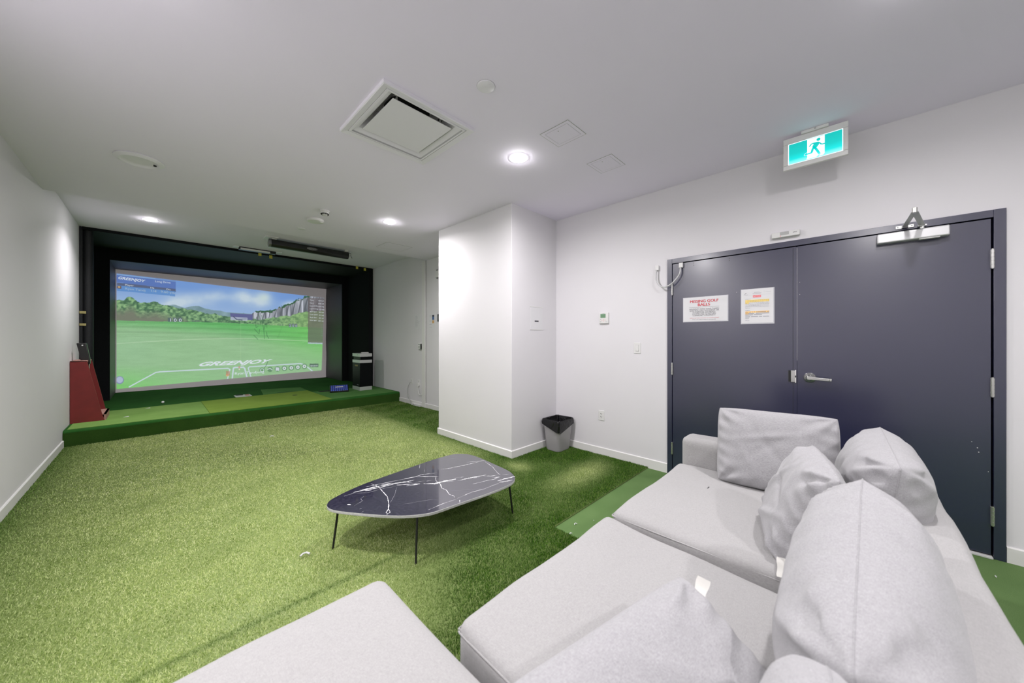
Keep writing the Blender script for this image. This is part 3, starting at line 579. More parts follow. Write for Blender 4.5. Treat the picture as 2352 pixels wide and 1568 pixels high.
# ---------------------------------------------------------------- air diffuser
dx0, dx1, dy0, dy1 = .943, 1.640, 1.985, 2.693
df = thing('air_diffuser', ((dx0+dx1)/2, (dy0+dy1)/2, C), 'large square white ceiling air diffuser with flat centre plaque', 'air diffuser')
def ring(m, a, b, za, zb, mt):   # sloping square ring between insets a and b
    A = [(dx0+a, dy0+a, za), (dx1-a, dy0+a, za), (dx1-a, dy1-a, za), (dx0+a, dy1-a, za)]; B = [(dx0+b, dy0+b, zb), (dx1-b, dy0+b, zb), (dx1-b, dy1-b, zb), (dx0+b, dy1-b, zb)]
    m.add(A+B, [(i, (i+1) % 4, (i+1) % 4+4, i+4) for i in range(4)], mt)
m = MB(); ring(m, 0, 0, C, C-.022, 'fixture_white'); ring(m, 0, .006, C-.022, C-.026, 'fixture_white'); ring(m, .006, .042, C-.026, C-.016, 'fixture_white'); ring(m, .042, .044, C-.016, C-.008, 'grey_line')
m.build('frame', df)
m = MB(); ring(m, .044, .048, C-.012, C-.018, 'fixture_white'); ring(m, .048, .062, C-.018, C-.018, 'fixture_white'); ring(m, .062, .066, C-.018, C-.008, 'grey_line')
ring(m, .066, .10, C-.008, C+.010, 'fixture_white'); ring(m, .10, .14, C+.010, C+.075, 'fixture_white'); ring(m, .14, .20, C+.075, C+.13, 'white_metal')
m.poly([(dx0+.2, dy0+.2, C+.13), (dx1-.2, dy0+.2, C+.13), (dx1-.2, dy1-.2, C+.13), (dx0+.2, dy1-.2, C+.13)], 'white_metal')
m.lathe([(.16, .0), (.16, -.012)], ((dx0+dx1)/2, (dy0+dy1)/2, C+.13), 'shade_gap', 32)
m.build('pan', df, smooth=25)
MB().box((1.063, 2.107, C-.004), (1.521, 2.574, C+.000), 'fixture_white').build('plaque', df, bevel=.001)
for qx, qy in ((1.12, 2.17), (1.46, 2.17), (1.12, 2.51), (1.46, 2.51)): MB().tube([(qx, qy, C), (qx, qy, C+.12)], .008, 'white_metal', 8).box((qx-.015, qy-.006, C+.055), (qx+.015, qy+.006, C+.062), 'shade_gap').build('hanger', df)
# hatches, cover plates, detectors
def hatch(x0, x1, y0, y1, label):
    r = thing('access_hatch', ((x0+x1)/2, (y0+y1)/2, C), label, 'access hatch', 'flush white ceiling access hatches')
    def sq(m, i, w, z0, z1, mt):
        m.box((x0+i, y0+i, z0), (x1-i, y0+i+w, z1), mt).box((x0+i, y1-i-w, z0), (x1-i, y1-i, z1), mt).box((x0+i, y0+i+w, z0), (x0+i+w, y1-i-w, z1), mt).box((x1-i-w, y0+i+w, z0), (x1-i, y1-i-w, z1), mt)
    m = MB(); sq(m, 0, .003, C-.003, C-.0005, 'grey_line'); sq(m, .003, .024, C-.003, C-.0005, 'ceiling_paint'); m.build('frame', r)
    m = MB(); sq(m, .027, .003, C-.002, C-.0005, 'grey_line'); m.box((x0+.03, y0+.03, C-.0035), (x1-.03, y1-.03, C-.0005), 'ceiling_paint'); m.lathe([(.005, -.0045), (.005, -.0035)], (x0+.06, (y0+y1)/2, C), 'grey_line', 12); m.build('panel', r)
hatch(2.032, 2.27, 1.432, 1.69, 'flush square ceiling hatch just right of the nearest downlight')
hatch(2.663, 2.91, 1.435, 1.676, 'flush square ceiling hatch nearest the navy door wall')
hatch(2.585, 3.04, 5.328, 5.725, 'larger flush ceiling hatch in front of the alcove wall')
cp = MB().lathe([(.0, -.007), (.052, -.007), (.055, -.004), (.055, -.0005)], (1.413, 1.603, C), 'fixture_white', 40, close=False).lathe([(.057, -.0015), (.057, -.0003)], (1.413, 1.603, C), 'grey_line', 40, close=True)
cp.build('cover_plate', smooth=50, loc=(1.413, 1.603, C), label='plain round cover plate beside the square air diffuser', cat='cover plate')
MB().lathe([(.0, -.006), (.046, -.006), (.050, -.003), (.050, -.0005)], (1.43, 5.54, C), 'fixture_white', 32, close=False).build('cover_plate', smooth=50, loc=(1.43, 5.54, C), label='small flat round cover plate beyond the two smoke alarms', cat='cover plate')
sm = thing('smoke_detector', (1.426, 4.56, C), 'small domed smoke detector with dark vents on the ceiling', 'smoke detector')
MB().lathe([(.052, 0), (.052, -.014), (.046, -.018)], (1.426, 4.56, C), 'white_plastic', 32).build('base', sm, smooth=50)
m = MB().lathe([(.046, -.018), (.044, -.034), (.030, -.048), (.026, -.056), (.012, -.060), (0, -.060)], (1.426, 4.56, C), 'white_plastic', 32, close=False)
m.build('dome', sm, smooth=50)
m = MB()
for k in range(12):
    a = 2*math.pi*k/12; c_, s_ = math.cos(a), math.sin(a); m.obox((1.426+.0385*c_, 4.56+.0385*s_, C-.042), (.004*c_, .004*s_, .004), (-.006*s_, .006*c_, 0), (.004*c_*-1, -.004*s_, .006), 'shade_gap')
m.build('vents', sm)
al = thing('smoke_alarm', (1.45, 4.99, C), 'wide flat round alarm beside the domed smoke detector', 'smoke alarm')
MB().lathe([(.098, 0), (.100, -.016), (.092, -.030), (.060, -.034), (0, -.035)], (1.45, 4.99, C), 'white_plastic', 40, close=False).build('body', al, smooth=50)
MB().lathe([(.022, -.030), (.020, -.038), (0, -.039)], (1.50, 4.95, C), 'white_metal', 20, close=False).build('button', al, smooth=50)

# ---------------------------------------------------------------- ceiling bar (sensor) and strip light
br = thing('launch_monitor', (1.95, 7.12, FC), 'long black launch monitor bar hung under the raised ceiling', 'launch monitor')
bz, by, rr = FC-.088, 7.10, .078; hexp = [(by+rr*math.cos(a), bz+rr*.9*math.sin(a)) for a in [math.radians(22.5+45*k) for k in range(8)]]
MB().prism([(1.37, y, z) for y, z in hexp], (1.27, 0, 0), 'black_plastic').build('body', br, bevel=.004, recalc=True)
MB().prism([(1.335, y, z) for y, z in hexp], (.034, 0, 0), 'steel_dark').build('end_cap', br, bevel=.004, recalc=True)
for x in (1.38, 2.56): MB().prism([(x, by-.05, bz+.06), (x, by+.05, bz+.06), (x, by+.09, FC), (x, by-.09, FC)], (.06, 0, 0), 'white_metal').build('bracket', br)
MB().box((1.28, by-.12, FC-.012), (1.46, by+.10, FC), 'white_metal').build('ceiling_plate', br)
MB().tube([(2.63, by+.05, FC-.01), (2.69, by-.02, FC-.04), (2.68, by-.04, FC-.09), (2.70, by-.05, FC-.14)], .005, 'black_plastic', 8).build('cable', br)
lf = by-rr*.93-.004
m = MB().prism([(1.985+.085*math.cos(a)*(1), lf, bz+.020*math.sin(a)) for a in [2*math.pi*k/20 for k in range(20)]], (0, -.003, 0), 'white_plastic').prism([(1.985+.080*math.cos(a), lf-.003, bz+.0165*math.sin(a)) for a in [2*math.pi*k/20 for k in range(20)]], (0, -.001, 0), 'black_plastic')
m.text('GREENJOY', (1.985, lf-.006, bz-.009), (1, 0, 0), (0, 0, 1), .026, 'white_plastic', width=.13); m.build('badge', br, label='white oval logo badge')
st = thing('strip_light', (1.36, 8.22, FC), 'short black strip fixture with pale tube above the enclosure edge', 'strip light')
MB().box((1.08, 8.16, FC-.05), (1.66, 8.26, FC), 'black_plastic').build('housing', st, bevel=.004)
MB().tube([(1.10, 8.155, FC-.035), (1.56, 8.155, FC-.035)], .017, 'white_plastic', 12).build('tube', st)
MB().box((.99, 8.14, FC-.014), (1.08, 8.28, FC), 'white_metal').build('bracket', st); MB().box((1.66, 8.14, FC-.014), (1.76, 8.28, FC), 'white_metal').build('bracket', st)

# ---------------------------------------------------------------- navy double door
dr = thing('door_1', (W, .33, 0), 'navy painted steel double door in a navy frame', 'door', kind='structure')
FXo = W-.016
SPL = .318; LY0, LY1 = DY0+.050, DY1-.050; LT = DH-.050
m = MB().box((FXo, LY1+.003, 0), (W+.12, DY1, DH), 'navy_paint').box((FXo, DY0, 0), (W+.12, LY0-.003, DH), 'navy_paint').box((FXo, LY0-.003, LT+.003), (W+.12, LY1+.003, DH), 'navy_paint')
m.box((W+.05, LY0-.01, 0), (W+.10, LY0+.03, LT), 'shade_gap').box((W+.05, LY1-.03, 0), (W+.10, LY1+.01, LT), 'shade_gap').box((W+.05, LY0, LT-.03), (W+.10, LY1, LT+.01), 'shade_gap')
m.build('frame', dr, bevel=.0015)
LX = W-.006
lfA = MB().box((LX, SPL+.003, .02), (LX+.045, LY1, LT-.003), 'navy_paint').build('leaf', dr, bevel=.001)
lfB = MB().box((LX, LY0+.005, .02), (LX+.045, SPL-.001, LT-.003), 'navy_paint').build('leaf', dr, bevel=.001)
m = MB().box((LX-.002, SPL+.0, .02), (LX+.002, SPL+.024, LT-.01), 'navy_paint'); m.build('astragal', lfB, bevel=.0005)
MB().box((LX-.0026, SPL-.0012, 1.2), (LX-.0018, SPL+.0002, LT-.012), 'aluminium').build('worn_edge', lfB, label='pale worn line of paint')
MB().box((LX-.0008, SPL+.0245, .02), (LX+.001, SPL+.0265, LT-.01), 'shade_gap').build('joint', lfA)
MB().box((W-.03, LY0, 0), (W+.12, LY1, .012), 'screed_silver').build('threshold', dr, bevel=.002)
def hinge(y, z0, z1, par):
    m = MB(); n = 5; dz = (z1-z0)/n
    for k in range(n): m.lathe([(.0085, 0), (.0085, dz-.002)], (LX-.013, y, z0+k*dz), 'steel', 14)
    m.lathe([(.006, -.004), (.006, z1-z0+.004)], (LX-.013, y, z0), 'steel', 10); m.box((LX-.006, y-.008, z0), (LX+.001, y+.008, z1), 'steel'); m.build('hinge', par, smooth=40)
for z in (1.88, 1.075, .268): hinge(LY0+.001, z-.058, z+.058, lfB); hinge(LY1+.002, z-.058, z+.058, lfA)
# painted-over screw holes
m = MB()
for u, v in ((1631, 586), (1644, 584), (1593, 604), (1593, 609), (1675, 593), (1675, 598)): p = atX(u, v, LX-.001); m.lathe([(.003, 0), (.003, .002)], p, 'shade_gap', 8, ax=(-1, 0, 0))
m.build('screw_hole', dr)
m = MB()
for u, v, s_ in ((1692, 671, 2), (1837, 648, 1.5), (1837, 676, 1.5), (2245, 1028, 2.5), (2248, 1038, 2.5), (2232, 1014, 1.5), (2270, 1083, 1.5)): p = atX(u, v, LX-.0012); m.lathe([(.0012*s_, 0), (.0012*s_, .0008)], p, 'white_plastic', 6, ax=(-1, 0, 0))
m.build('paint_chip', dr)
# lever handle
hy, hz = .238, 1.066
h = MB().lathe([(.040, 0), (.040, .006), (.036, .014), (.027, .022), (.021, .03), (.017, .04), (.015, .055)], (LX, hy, hz), 'steel', 36, ax=(-1, 0, 0)); rose = h.build('handle_rose', lfB, smooth=50)
lp = [(LX-.052, hy+.014, hz), (LX-.055, hy-.01, hz), (LX-.055, hy-.06, hz-.003), (LX-.053, hy-.118, hz-.006)]
m = MB(); vs = []
for i, p in enumerate(lp):
    hh = (.0125, .0125, .0115, .0105)[i]; th = .006
    vs += [(p[0]-th, p[1], p[2]-hh), (p[0]-th, p[1], p[2]+hh), (p[0]+th, p[1], p[2]+hh), (p[0]+th, p[1], p[2]-hh)]
fs = [(i*4+k, i*4+(k+1) % 4, (i+1)*4+(k+1) % 4, (i+1)*4+k) for i in range(3) for k in range(4)]+[(3, 2, 1, 0), (12, 13, 14, 15)]
m.add(vs, fs, 'steel'); m.box((LX-.058, hy-.132, hz-.016), (LX-.020, hy-.118, hz+.004), 'steel'); m.build('lever', lfB, bevel=.003, recalc=True, smooth=40)
m = MB().box((LX-.018, .328, 1.023), (LX-.004, .355, 1.118), 'steel').box((LX-.010, .355, 1.025), (LX-.002, .372, 1.117), 'shade_gap').box((LX-.022, .322, 1.018), (LX-.002, .328, 1.122), 'white_metal').box((LX-.0235, .3215, 1.062), (LX-.021, .3285, 1.078), 'shade_gap')
m.build('strike', lfA, bevel=.001)
# door closer
cl = thing('door_closer', (LX, -.3, 2.095), 'silver overhead door closer with folded arm on the right door leaf', 'door closer')
MB().box((LX-.062, -.462, 2.056), (LX, -.132, 2.125), 'aluminium').build('cover', cl, bevel=.009, seg=4)
MB().box((LX-.064, -.42, 2.051), (LX-.03, -.33, 2.0545), 'white_metal').build('nameplate', cl)
def bar(m, a, b, w, th, mt):
    a, b = Vector(a), Vector(b); t_ = (b-a); n = Vector((0, 0, 1)); s_ = n.cross(t_).normalized(); m.obox((a+b)/2, t_/2, s_*w/2, n*th/2, mt)
m = MB(); el = Vector((3.272, -.281, 2.165))
bar(m, (LX-.035, -.345, 2.150), el, .028, .006, 'aluminium'); m.lathe([(.012, 0), (.012, .03)], (LX-.035, -.345, 2.122), 'steel', 16); m.box((LX-.05, -.365, 2.142), (LX-.02, -.325, 2.152), 'aluminium')
m.build('arm', cl, bevel=.001)
m = MB(); bar(m, (LX-.022, -.268, 2.163), el, .024, .006, 'aluminium'); m.lathe([(.012, -.008), (.012, .022)], el, 'steel', 14); m.build('link_arm', cl, bevel=.001)
m = MB().box((FXo-.012, -.310, 2.150), (FXo, -.225, 2.170), 'steel').box((FXo-.024, -.283, 2.150), (FXo, -.253, 2.168), 'steel_dark')
for yy in (-.300, -.235): m.lathe([(.004, 0), (.004, .003)], (FXo-.012, yy, 2.160), 'steel_dark', 10, ax=(-1, 0, 0))
m.build('arm_bracket', cl, bevel=.001)
# door contact sensor above
sn = thing('motion_sensor', (W, .39, 2.245), 'slim white exit sensor box above the navy door frame', 'sensor')
MB().box((W-.035, .297, 2.223), (W, .483, 2.270), 'white_plastic').build('body', sn, bevel=.006, seg=3)
MB().box((W-.038, .368, 2.241), (W-.034, .425, 2.266), 'grey_line').build('window', sn, bevel=.001)
m = MB().text('CMX', (W-.0365, .328, 2.246), (0, -1, 0), (0, 0, 1), .013, 'black_ink'); m.lathe([(.003, 0), (.003, .0015)], (W-.035, .423, 2.234), 'notice_red', 10, ax=(-1, 0, 0)); m.build('lettering', sn)
# armoured cable loop
lo_ = thing('door_loop', (W, 1.34, 2.1), 'armoured cable loop hanging between two white boxes beside the door', 'cable loop')
for c_ in ((W-.012, 1.452, 2.117), (LX-.014, 1.213, 2.110)):
    MB().box((c_[0]-.012, c_[1]-.019, c_[2]-.025), (c_[0]+.012, c_[1]+.019, c_[2]+.025), 'white_plastic').build('junction_box', lo_, bevel=.003)
q = [Vector((W-.03, 1.452, 2.095)), Vector((W-.04, 1.456, 2.02)), Vector((W-.05, 1.44, 1.965)), Vector((W-.055, 1.40, 1.917)), Vector((W-.06, 1.345, 1.905)), Vector((W-.06, 1.285, 1.935)), Vector((W-.055, 1.24, 1.985)), Vector((W-.045, 1.217, 2.03)), Vector((LX-.03, 1.213, 2.09))]
def spline(P, n=10):
    out = []
    for i in range(len(P)-1):
        p0, p1, p2, p3 = P[max(i-1, 0)], P[i], P[i+1], P[min(i+2, len(P)-1)]
        for k in range(n):
            t_ = k/n; out.append(.5*((2*p1)+(-p0+p2)*t_+(2*p0-5*p1+4*p2-p3)*t_*t_+(-p0+3*p1-3*p2+p3)*t_**3))
    return out+[P[-1]]
sp = spline(q, 12); MB().tube(sp, [.0068+.0012*(i % 2) for i in range(len(sp))], 'aluminium', 10).build('cable', lo_)

# ---------------------------------------------------------------- paper notices on the door
PX = LX-.0025
def Rt(y0, z): return Vector((PX-.0016, y0, z))
sg = thing('paper_sign', (LX, 1.0, 1.66), 'laminated MISSING GOLF BALLS sign on the left door leaf', 'sign', 'laminated notices on the door')
MB().box((PX, .806, 1.541), (LX-.0005, 1.199, 1.783), 'laminate').build('sleeve', sg)
MB().box((PX-.001, .815, 1.548), (PX+.0005, 1.194, 1.778), 'paper').build('sheet', sg)
m = MB(); yc = 1.010; RR = (0, -1, 0); UU = (0, 0, 1)
for dy_, dz_, dx_ in ((-.0011, 0, 0), (-.0004, .0006, .0003), (.0004, -.0004, .0006), (.0011, .0003, .0009)):
    m.text('MISSING GOLF', Rt(yc+dy_, 1.728+dz_)-Vector((dx_, 0, 0)), RR, UU, .036, 'red_ink', width=.245); m.text('BALLS', Rt(yc+dy_, 1.694+dz_)-Vector((dx_, 0, 0)), RR, UU, .036, 'red_ink', width=.105)
m.box((PX-.0014, yc-.13, 1.6825), (PX-.001, yc+.13, 1.684), 'black_ink')
for i, (tx, wd_) in enumerate([('RESIDENTS WHO HAVE TAKEN', .255), ('GOLF BALLS BY ACCIDENT OR', .256), ('OTHERWISE ARE BEING', .198), ('CONTACTED TO RETURN', .206), ('COMMUNITY PROPERTY', .20)]): m.text(tx, Rt(yc, 1.658-i*.0152), RR, UU, .0185, 'black_ink', width=wd_)
m.text('Violations may result in fines and/or loss of amenity privileges', Rt(yc, 1.576), RR, UU, .010, 'red_ink', width=.255); m.text('Thank you for helping to keep our community safe!', Rt(yc, 1.560), RR, UU, .010, 'black_ink', width=.205)
m.build('printing', sg, label='red heading and black capitals')
nt_ = thing('paper_notice', (LX, .59, 1.66), 'upright laminated notice with a red heading and yellow highlighting', 'sign', 'laminated notices on the door')
MB().box((PX, .466, 1.508), (LX-.0005, .709, 1.818), 'laminate').build('sleeve', nt_)
MB().box((PX-.001, .474, 1.518), (PX+.0005, .704, 1.814), 'paper').build('sheet', nt_)
m = MB(); bx = lambda y0, y1, z0, z1, c_: m.box((PX-.0014, y1, z0), (PX-.001, y0, z1), c_)
yL, yR = .674, .502
bx(.618, .560, 1.740, 1.760, 'notice_red'); m.text('NOTICE', Rt(.589, 1.744), RR, UU, .017, 'paper', width=.05)
m.stroke([Rt(.68, 1.772), Rt(.672, 1.779), Rt(.666, 1.783)], .003, (-1, 0, 0), 'black_ink'); bx(.681, .655, 1.766, 1.768, 'grey_ink')
bx(.69, .485, 1.7625, 1.7632, 'light_ink'); bx(.61, .57, 1.784, 1.786, 'grey_ink'); bx(.622, .558, 1.777, 1.779, 'grey_ink'); bx(.615, .563, 1.7705, 1.772, 'grey_ink'); m.stroke([Rt(.535+.005*math.cos(a), 1.786+.005*math.sin(a)) for a in [2*math.pi*k/10 for k in range(11)]], .0008, (-1, 0, 0), 'light_ink'); bx(.525, .49, 1.784, 1.786, 'light_ink')
def words(z, y0, y1, c_, h_=.0026, seed=0):
    r = random.Random(seed+int(z*1e4)); y = y0
    while y > y1:
        w_ = min(r.uniform(.006, .018), y-y1); m.box((PX-.0018, y-w_, z), (PX-.0014, y, z+h_), c_); y -= w_+.003
words(1.727, yL, .636, 'grey_ink')
bx(yL+.001, yR-.001, 1.7105, 1.7215, 'yellow_mark'); bx(yL+.001, yR-.001, 1.6995, 1.7105, 'yellow_mark'); bx(yL+.001, .648, 1.687, 1.6995, 'yellow_mark')
for i, z in enumerate((1.714, 1.703, 1.691, 1.6795)): words(z, yL if i != 2 else yL, yR, 'grey_ink')
for z in (1.668, 1.658): words(z, yL, yR, 'grey_ink')
words(1.648, yL, .637, 'grey_ink'); words(1.625, yL, .640, 'black_ink')
bx(yL+.001, yR-.001, 1.607, 1.6205, 'orange_mark'); bx(yL+.001, .650, 1.5945, 1.607, 'orange_mark')
def cjk(z, y0, y1, c_):
    y = y0
    while y > y1+.006:
        if random.random() > .08: m.box((PX-.0018, y-.0055, z), (PX-.0014, y, z+.0055), c_)
        y -= .0072
cjk(1.611, yL, yR, 'grey_ink'); cjk(1.598, yL, yR, 'grey_ink'); cjk(1.586, yL, .55, 'grey_ink'); cjk(1.570, yL, yR, 'grey_ink'); cjk(1.558, yL, .645, 'grey_ink')
words(1.543, yL, .65, 'light_ink'); words(1.537, yL, .645, 'light_ink')
m.build('printing', nt_, label='red heading over highlighted rows of small text')

# ---------------------------------------------------------------- exit sign
ES = 3.38; ey0, ey1, ez0, ez1 = .014, .375, 2.668, 2.905
ex = thing('exit_sign', (ES, (ey0+ey1)/2, C), 'lit green running man exit sign hung from the ceiling', 'exit sign')
EX = lambda u, v, d=0.0: atX(1800+u/11.2, 260+v/11.2, ES-d)
EI = 1.0
for nm, c_, s_ in (('exit_teal', srgb(0, 184, 178), .95), ('exit_cyan', srgb(0, 222, 220), 1.0), ('exit_pale', srgb(125, 238, 232), 1.05), ('exit_white', (.86, .93, .98), .9)): emat(nm, c_, s_*EI)
m = MB(); iy0, iy1, iz0, iz1 = .040, .345, 2.703, 2.862
m.box((ES-.004, ey0, ez0), (ES+.022, ey1, iz0), 'white_plastic').box((ES-.004, ey0, iz1), (ES+.022, ey1, ez1), 'white_plastic').box((ES-.004, ey0, iz0), (ES+.022, iy0, iz1), 'white_plastic').box((ES-.004, iy1, iz0), (ES+.022, ey1, iz1), 'white_plastic').box((ES+.010, iy0, iz0), (ES+.022, iy1, iz1), 'white_plastic')
m.build('housing', ex, bevel=.004)
PN = ES+.002
m = MB().box((PN, iy0, iz0), (PN+.003, iy1, iz1), 'exit_white')
def band(z0, z1, c_, d): m.box((PN-d, iy0+.005, z0), (PN-d+.0005, iy1-.005, z1), c_)
band(iz0+.005, iz1-.005, 'exit_teal', .001); m.build('panel', ex)
# diffusing panel: brighter where the lamp strip sits
pm = MATS['exit_teal']; nt2 = pm.node_tree; b2 = nt2.nodes['Principled BSDF']
tc = nt2.nodes.new('ShaderNodeTexCoord'); sx = nt2.nodes.new('ShaderNodeSeparateXYZ'); nt2.links.new(tc.outputs['Object'], sx.inputs[0])
mr = nt2.nodes.new('ShaderNodeMapRange'); mr.inputs[1].default_value = iz0-C; mr.inputs[2].default_value = iz1-C; nt2.links.new(sx.outputs[2], mr.inputs[0])
cr = nt2.nodes.new('ShaderNodeValToRGB'); e = cr.color_ramp.elements; e[0].position = 0.05; e[0].color = (*srgb(150, 244, 238), 1); e[1].position = 1; e[1].color = (*srgb(0, 178, 172), 1)
for p_, c_ in ((.14, srgb(110, 236, 230)), (.24, srgb(0, 220, 218)), (.5, srgb(0, 192, 186))): z_ = e.new(p_); z_.color = (*c_, 1)
nt2.links.new(mr.outputs[0], cr.inputs[0]); nt2.links.new(cr.outputs[0], b2.inputs['Emission Color'])
m = MB(); d = .0035+(ES-PN)
P_ = lambda *q: [EX(a, b, d) for a, b in q]
m.poly(P_((604, 685), (1056, 553), (1054, 1020), (1020, 1060), (965, 1080), (905, 1095), (950, 1040), (890, 1075), (840, 1120), (580, 1190), (606, 1140), (606, 1085)), 'exit_white')
m.stroke(P_((525, 1098), (540, 1050), (600, 1010)), .0022, (-1, 0, 0), 'exit_white'); m.stroke(P_((525, 1096), (606, 1080)), .0022, (-1, 0, 0), 'exit_white')
m.build('doorway_symbol', ex)
m = MB(); d = .0045+(ES-PN); K = .00043  # metres per crop pixel on the sign
cen = EX(896, 668, d); m.poly([cen+Vector((0, .0108*math.cos(a), .0108*math.sin(a))) for a in [2*math.pi*k/20 for k in range(20)]], 'exit_teal')
m.poly(P_((745, 765), (880, 730), (915, 770), (905, 800), (845, 880), (830, 920), (780, 920), (735, 870), (770, 790)), 'exit_teal')
ST = lambda q, w: m.stroke(P_(*q), w, (-1, 0, 0), 'exit_teal')
ST(((880, 742), (920, 755), (962, 788), (1000, 788), (1056, 772)), .0075); ST(((860, 752), (790, 765), (715, 790), (660, 860)), .0075)
ST(((800, 880), (860, 950), (925, 1045)), .0135); ST(((790, 850), (745, 920), (720, 1010)), .0125); ST(((735, 1010), (640, 1040), (545, 1075)), .0085)
m.build('running_man_symbol', ex)
MB().box((ES-.018, .115, ez1), (ES+.025, .268, C), 'white_plastic').build('ceiling_mount', ex, bevel=.004)
MB().lathe([(.006, 0), (.006, .002)], (ES-.018, .188, ez1+.012), 'grey_line', 12, ax=(-1, 0, 0)).build('test_button', ex)

# ---------------------------------------------------------------- wall devices
th = thing('thermostat', (W, 2.07, 1.62), 'white wall thermostat with a small green display', 'thermostat')
MB().box((W-.022, 2.011, 1.556), (W, 2.130, 1.682), 'white_plastic').build('body', th, bevel=.004)
MB().box((W-.0235, 2.045, 1.622), (W-.021, 2.112, 1.668), 'lcd_green').build('display', th, bevel=.001)
m = MB()
for y, z, r_, c_ in ((2.07, 1.595, .006, 'pale_red'), (2.07, 1.607, .004, 'pale_red'), (2.07, 1.580, .004, 'pale_red'), (2.092, 1.594, .005, 'pale_red'), (2.048, 1.594, .005, 'pale_red'), (2.108, 1.605, .005, 'grey_line'), (2.035, 1.61, .006, 'white_metal')): m.lathe([(r_, 0), (r_, .0018)], (W-.022, y, z), c_, 12, ax=(-1, 0, 0))
m.box((W-.0232, 2.10, 1.572), (W-.0215, 2.118, 1.580), 'grey_line').box((W-.0232, 2.025, 1.573), (W-.0215, 2.048, 1.578), 'light_ink').box((W-.0232, 2.06, 1.673), (W-.0215, 2.085, 1.676), 'light_ink'); m.build('buttons', th)
sw = thing('light_switch', (W, 1.672, 1.277), 'white rocker light switch beside the navy door', 'light switch')
MB().box((W-.006, 1.634, 1.218), (W, 1.711, 1.335), 'white_plastic').build('plate', sw, bevel=.002)
MB().box((W-.0065, 1.654, 1.241), (W-.004, 1.692, 1.311), 'grey_line').box((W-.010, 1.656, 1.243), (W-.004, 1.690, 1.309), 'white_plastic').build('rocker', sw, bevel=.001)
def outlet(y, z, label, xw=W, h=.058, w=.037):
    r = thing('wall_outlet', (xw, y, z), label, 'outlet', 'white wall outlets')
    MB().box((xw-.006, y-w, z-h), (xw, y+w, z+h), 'white_plastic').build('plate', r, bevel=.002)
    m = MB().box((xw-.008, y-.018, z-.036), (xw-.004, y+.018, z+.036), 'white_plastic')
    for dz in (-.018, .018): m.box((xw-.0085, y-.010, z+dz-.001), (xw-.0075, y-.006, z+dz+.010), 'shade_gap').box((xw-.0085, y+.006, z+dz-.001), (xw-.0075, y+.010, z+dz+.010), 'shade_gap').box((xw-.0085, y-.003, z+dz-.011), (xw-.0075, y+.003, z+dz-.006), 'shade_gap')
    m.build('socket', r)
    return r
outlet(2.11, .472, 'white outlet low on the wall right of the waste bin')
o1 = outlet(6.575, .485, 'alcove outlet with the long grey cable plugged in', W1); o2 = outlet(6.29, .487, 'alcove outlet close to the tall trim board, short white cable', W1)
MB().tube(spline([Vector((W1-.02, 6.60, .47)), Vector((W1-.03, 6.68, .36)), Vector((W1-.03, 6.70, .22)), Vector((W1-.03, 6.60, .10)), Vector((W1-.04, 6.52, .05)), Vector((W1-.03, 6.42, .04))]), .005, 'cable_grey', 8).build('power_cable', loc=(W1-.03, 6.6, .04), label='thin grey cable hanging from the alcove outlet to the floor', cat='cable')
MB().tube(spline([Vector((W1-.02, 6.29, .45)), Vector((W1-.03, 6.27, .33)), Vector((W1-.03, 6.22, .25)), Vector((W1-.02, 6.14, .265))]), .006, 'white_plastic', 8).box((W1-.04, 6.27, .41), (W1-.008, 6.31, .48), 'white_plastic').build('power_cable', loc=(W1-.02, 6.29, .25), label='short white cable with plug beside the tall trim board', cat='cable')
MB().box((W1-.06, 6.17, .012), (W1-.013, 6.50, .052), 'white_plastic').box((W1-.062, 6.40, .03), (W1-.058, 6.42, .045), 'shade_gap').build('power_strip', bevel=.004, loc=(W1-.04, 6.3, 0), label='white power strip on the floor against the alcove baseboard', cat='power strip')
ctl = thing('wall_controller', (W1, 6.205, 1.23), 'small grey handheld controller holder beside the tall trim board', 'controller')
MB().box((W1-.035, 6.165, 1.17), (W1, 6.265, 1.29), 'white_metal').build('body', ctl, bevel=.006)
MB().box((W1-.040, 6.165, 1.165), (W1-.002, 6.185, 1.275), 'steel_dark').build('side_grip', ctl)
MB().box((W1-.037, 6.21, 1.20), (W1-.034, 6.25, 1.22), 'steel_dark').build('button', ctl)
MB().box((W1-.037, 6.21, 1.25), (W1-.034, 6.25, 1.27), 'steel_dark').build('button', ctl)
pn = thing('paper_sheet', (W1, 6.34, 1.73), 'faint printed sheet on the alcove wall before the trim board', 'paper', 'sheets taped in the alcove')
MB().box((W1-.002, 6.235, 1.575), (W1, 6.45, 1.875), 'paper').build('sheet', pn)
m = MB(); r = random.Random(4)
for i in range(13): w_ = r.uniform(.06, .15); m.box((W1-.0028, 6.425-w_, 1.835-i*.018), (W1-.002, 6.425, 1.8375-i*.018), 'grey_ink')
m.build('printing', pn)
pn = thing('paper_sheet', (W1, 5.82, 1.71), 'printed sheet with two colour pictures beyond the trim board', 'paper', 'sheets taped in the alcove')
MB().box((W1-.002, 5.70, 1.56), (W1, 5.935, 1.87), 'paper').build('sheet', pn)
MB().box((W1-.0032, 5.735, 1.74), (W1-.002, 5.80, 1.80), 'picture_blue').box((W1-.0032, 5.735, 1.80), (W1-.002, 5.80, 1.835), 'black_ink').box((W1-.0032, 5.735, 1.675), (W1-.002, 5.80, 1.73), 'picture_orange').build('pictures', pn)
m = MB()
for z in (1.825, 1.80, 1.72, 1.655, 1.60): m.box((W1-.0028, 5.82, z), (W1-.002, 5.90, z+.003), 'grey_ink')
m.build('printing', pn)
wc = thing('wall_camera', (W1, 5.56, 2.6), 'small white box high on the alcove wall behind the column edge', 'wall device')
